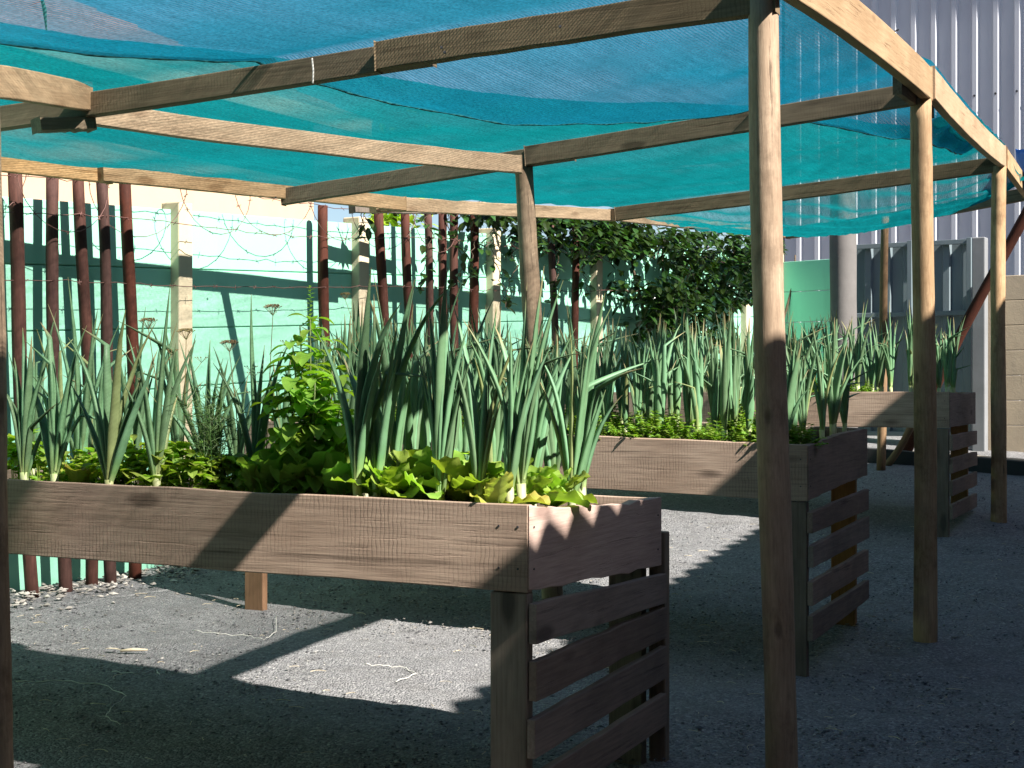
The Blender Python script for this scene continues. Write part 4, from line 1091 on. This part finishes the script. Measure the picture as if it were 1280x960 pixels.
# dill
def dill():
    rr = random.Random(31); off = .22; xl = local_for_px(PL1, 268, off)
    root = thing('dill_plant', 'feathery dark green dill between the cream post and the basil', 'dill', in_planter(PL1, xl, off)); mb = MB()
    for _ in range(26):
        a = rr.uniform(0,6.28); tilt = rr.uniform(.02,.38); h = rr.uniform(.18,.36)
        d = Vector((math.cos(a)*math.sin(tilt), math.sin(a)*math.sin(tilt), math.cos(tilt)))
        mb.tube([d*(h*s) for s in (0,.3,.6,1)], [.0022,.0018,.0013,.0006], 4, r=rr.random())
        for s in (.3,.4,.5,.6,.7,.8,.9,1.0):
            p = d*(h*s)
            for _k in range(6):
                q = (Vector((rr.uniform(-1,1), rr.uniform(-1,1), rr.uniform(-.1,.9)))).normalized()*rr.uniform(.025,.06)
                mb.tube([p, p+q], [.0010,.0005], 3, cap=False, r=rr.random())
    mb.build('fronds', M['dill'], root, attrs=True)
dill()
# dry seed umbels
def umbel(px, pytop, off, lab, seed, PL=PL1, lean=.0):
    rr = random.Random(seed); xl = local_for_px(PL, px, off); base = in_planter(PL, xl, off); top = at(px + lean, pytop, base.y)
    h = top.z - base.z; dx = top.x - base.x; root = thing('seed_umbel', lab, 'seed head', base, 0, 'dry seed heads above the greens'); mb = MB()
    pts = [Vector((dx*s**1.5, .02*math.sin(s*4), h*s)) for s in (0,.2,.4,.6,.8,1)]
    mb.tube(pts, [.0022,.002,.0018,.0016,.0013,.001], 5); tp = pts[-1]
    for k in range(13):
        a = k*2.4; e = .3+.7*(k/13); d = Vector((math.cos(a)*e*.9, math.sin(a)*e*.9, .8)).normalized()*.032; q = tp+d
        mb.tube([tp, q], .0007, 3, cap=False, r=rr.random())
        for j in range(7):
            b = j*2.4; f = Vector((math.cos(b)*.8, math.sin(b)*.8, .6))*.008; mb.tube([q, q+f], .0006, 3, cap=False); mb.tube([q+f, q+f*1.25], .0017, 4)
    for s in (.55,.72):
        p = fr(pts[2], pts[4], (s-.4)/.4); d = Vector((rr.choice([-1,1])*.05, .01, .07)); mb.tube([p, p+d], .001, 3)
        for j in range(8):
            b = j*2.4; f = Vector((math.cos(b)*.8, math.sin(b)*.8, .7))*.022; mb.tube([p+d, p+d+f], .0006, 3, cap=False); mb.tube([p+d+f, p+d+f*1.15], .0016, 4)
    mb.build('stem', M['umbel'], root, attrs=True)
umbel(205, 412, .30, 'dry seed head leaning left of the first cream post', 1, lean=-18)
umbel(226, 425, .35, 'reddish dry seed head in front of the first cream post', 2, lean=8)
umbel(300, 440, .30, 'dry seed head over the dill', 3, lean=-12)
umbel(330, 395, .42, 'tallest dry seed head, between the dill and the basil', 4, lean=12)
umbel(470, 375, .5, 'dry seed head before the doubled cream post', 5, PL2, lean=-38)

# ------------------------------------------------------------------ litter on the gravel
mb = MB(); rr = random.Random(77)
for _ in range(420):
    d = 4 + 6.5*rr.random()**1.2; x = rr.uniform(-.34,.34)*d; z = ground_z(x, d) + .012
    a = rr.uniform(0,6.28); L = rr.uniform(.01,.07); c = rr.uniform(-.8,.8)
    pts = [Vector((x + L*s*math.cos(a+c*s), d + L*s*math.sin(a+c*s), z + .004*math.sin(s*3))) for s in (0,.33,.66,1)]
    mb.tube(pts, rr.uniform(.0007,.0018), 3)
tag(struct(mb.build('straw', M['straw'], None), 'stuff'), 'bits of pale straw and stalks scattered over the gravel', 'straw')
def string(lab, px):
    pts = []
    for (x, y) in px:
        q = (y - 495)/F; xr = (x - 640)/F; d = 5.0
        for _ in range(30):
            d = (ZC - ground_z(xr*d, d)) / q
        pts.append(Vector((xr*d, d, ground_z(xr*d, d) + .018)))
    sm = []
    for a, b in zip(pts, pts[1:]):
        for k in range(5): sm.append(fr(a, b, k/5) + Vector((0,0,.004*math.sin(k*2.1))))
    sm.append(pts[-1]); o = sm[0].copy(); mb = MB(); mb.tube([p - o for p in sm], .0018, 4); s = mb.build('string', M['string'], None, smooth_=True); s.location = o
    tag(s, lab, 'string', 'loose strings on the gravel')
string('pale string curling below the sunlit middle of the gravel', [(240,793),(275,798),(310,800),(330,805),(345,795),(345,775)])
string('long white string looping through the dark shade at front left', [(20,858),(80,857),(130,862),(158,876),(140,890),(132,902),(150,912),(168,910)])
string('short pale string near the right end of the sunlit gravel', [(455,836),(480,838),(505,840),(520,848),(495,858)])
string('white string lying left of the sunlit gravel', [(140,845),(170,848),(195,843),(200,850)])
# wilted stalk
mb = MB(); mb.tube([(0,0,.015),(.05,.01,.018),(.11,.015,.016)], [.005,.008,.004], 6); mb.leaf((0,0,.02),(-1,.2,.1),(0,0,1),.07,.02,.1,.3,3)
o = mb.build('wilted_stalk', M['straw'], None, smooth_=True); p = at(150,818,6.0)
d = 6.0
for _ in range(30): d = (ZC - ground_z((150-640)/F*d, d))/((818-495)/F)
o.location = ((150-640)/F*d, d, ground_z((150-640)/F*d, d)); tag(o, 'wilted yellow onion stalk lying on the gravel at left', 'stalk')

# ------------------------------------------------------------------ light, sky, camera
sun = bpy.data.lights.new('sun', 'SUN'); so = bpy.data.objects.new('sun', sun); C.objects.link(so)
SV = -.25; SUU = math.sqrt(1 - SV*SV)
hx, hy = SUU*CU + SV*SU, SUU*(-SU) + SV*CU
EL = math.radians(42.95)
S = Vector((hx*math.cos(EL), hy*math.cos(EL), math.sin(EL))).normalized()
so.rotation_euler = (-S).to_track_quat('-Z', 'Y').to_euler()
sun.energy = 5.0; sun.angle = math.radians(.5); sun.color = (1.0, .95, .87)
w = bpy.data.worlds.new('World'); bpy.context.scene.world = w; w.use_nodes = True
nt = w.node_tree; bg = nt.nodes['Background']; sk = nt.nodes.new('ShaderNodeTexSky'); sk.sky_type = 'NISHITA'
sk.sun_disc = False; sk.sun_elevation = EL; sk.sun_rotation = math.atan2(S.x, S.y); sk.air_density = 1.0; sk.dust_density = .6; sk.ozone_density = 1.5
nt.links.new(sk.outputs[0], bg.inputs[0]); bg.inputs[1].default_value = .05

cam = bpy.data.cameras.new('camera'); co = bpy.data.objects.new('camera', cam); C.objects.link(co)
cam.sensor_width = 36; cam.lens = 36 * F / 1280; cam.shift_y = 15 / 1280; cam.clip_end = 500; cam.clip_start = .05
co.location = (0, 0, ZC); co.rotation_euler = (math.radians(90), 0, 0)
sc = bpy.context.scene; sc.camera = co
sc.view_settings.view_transform = 'Standard'; sc.view_settings.look = 'None'; sc.view_settings.gamma = 1; sc.view_settings.exposure = 1.55
sc.cycles.max_bounces = 8; sc.cycles.transparent_max_bounces = 16; sc.cycles.use_denoising = True
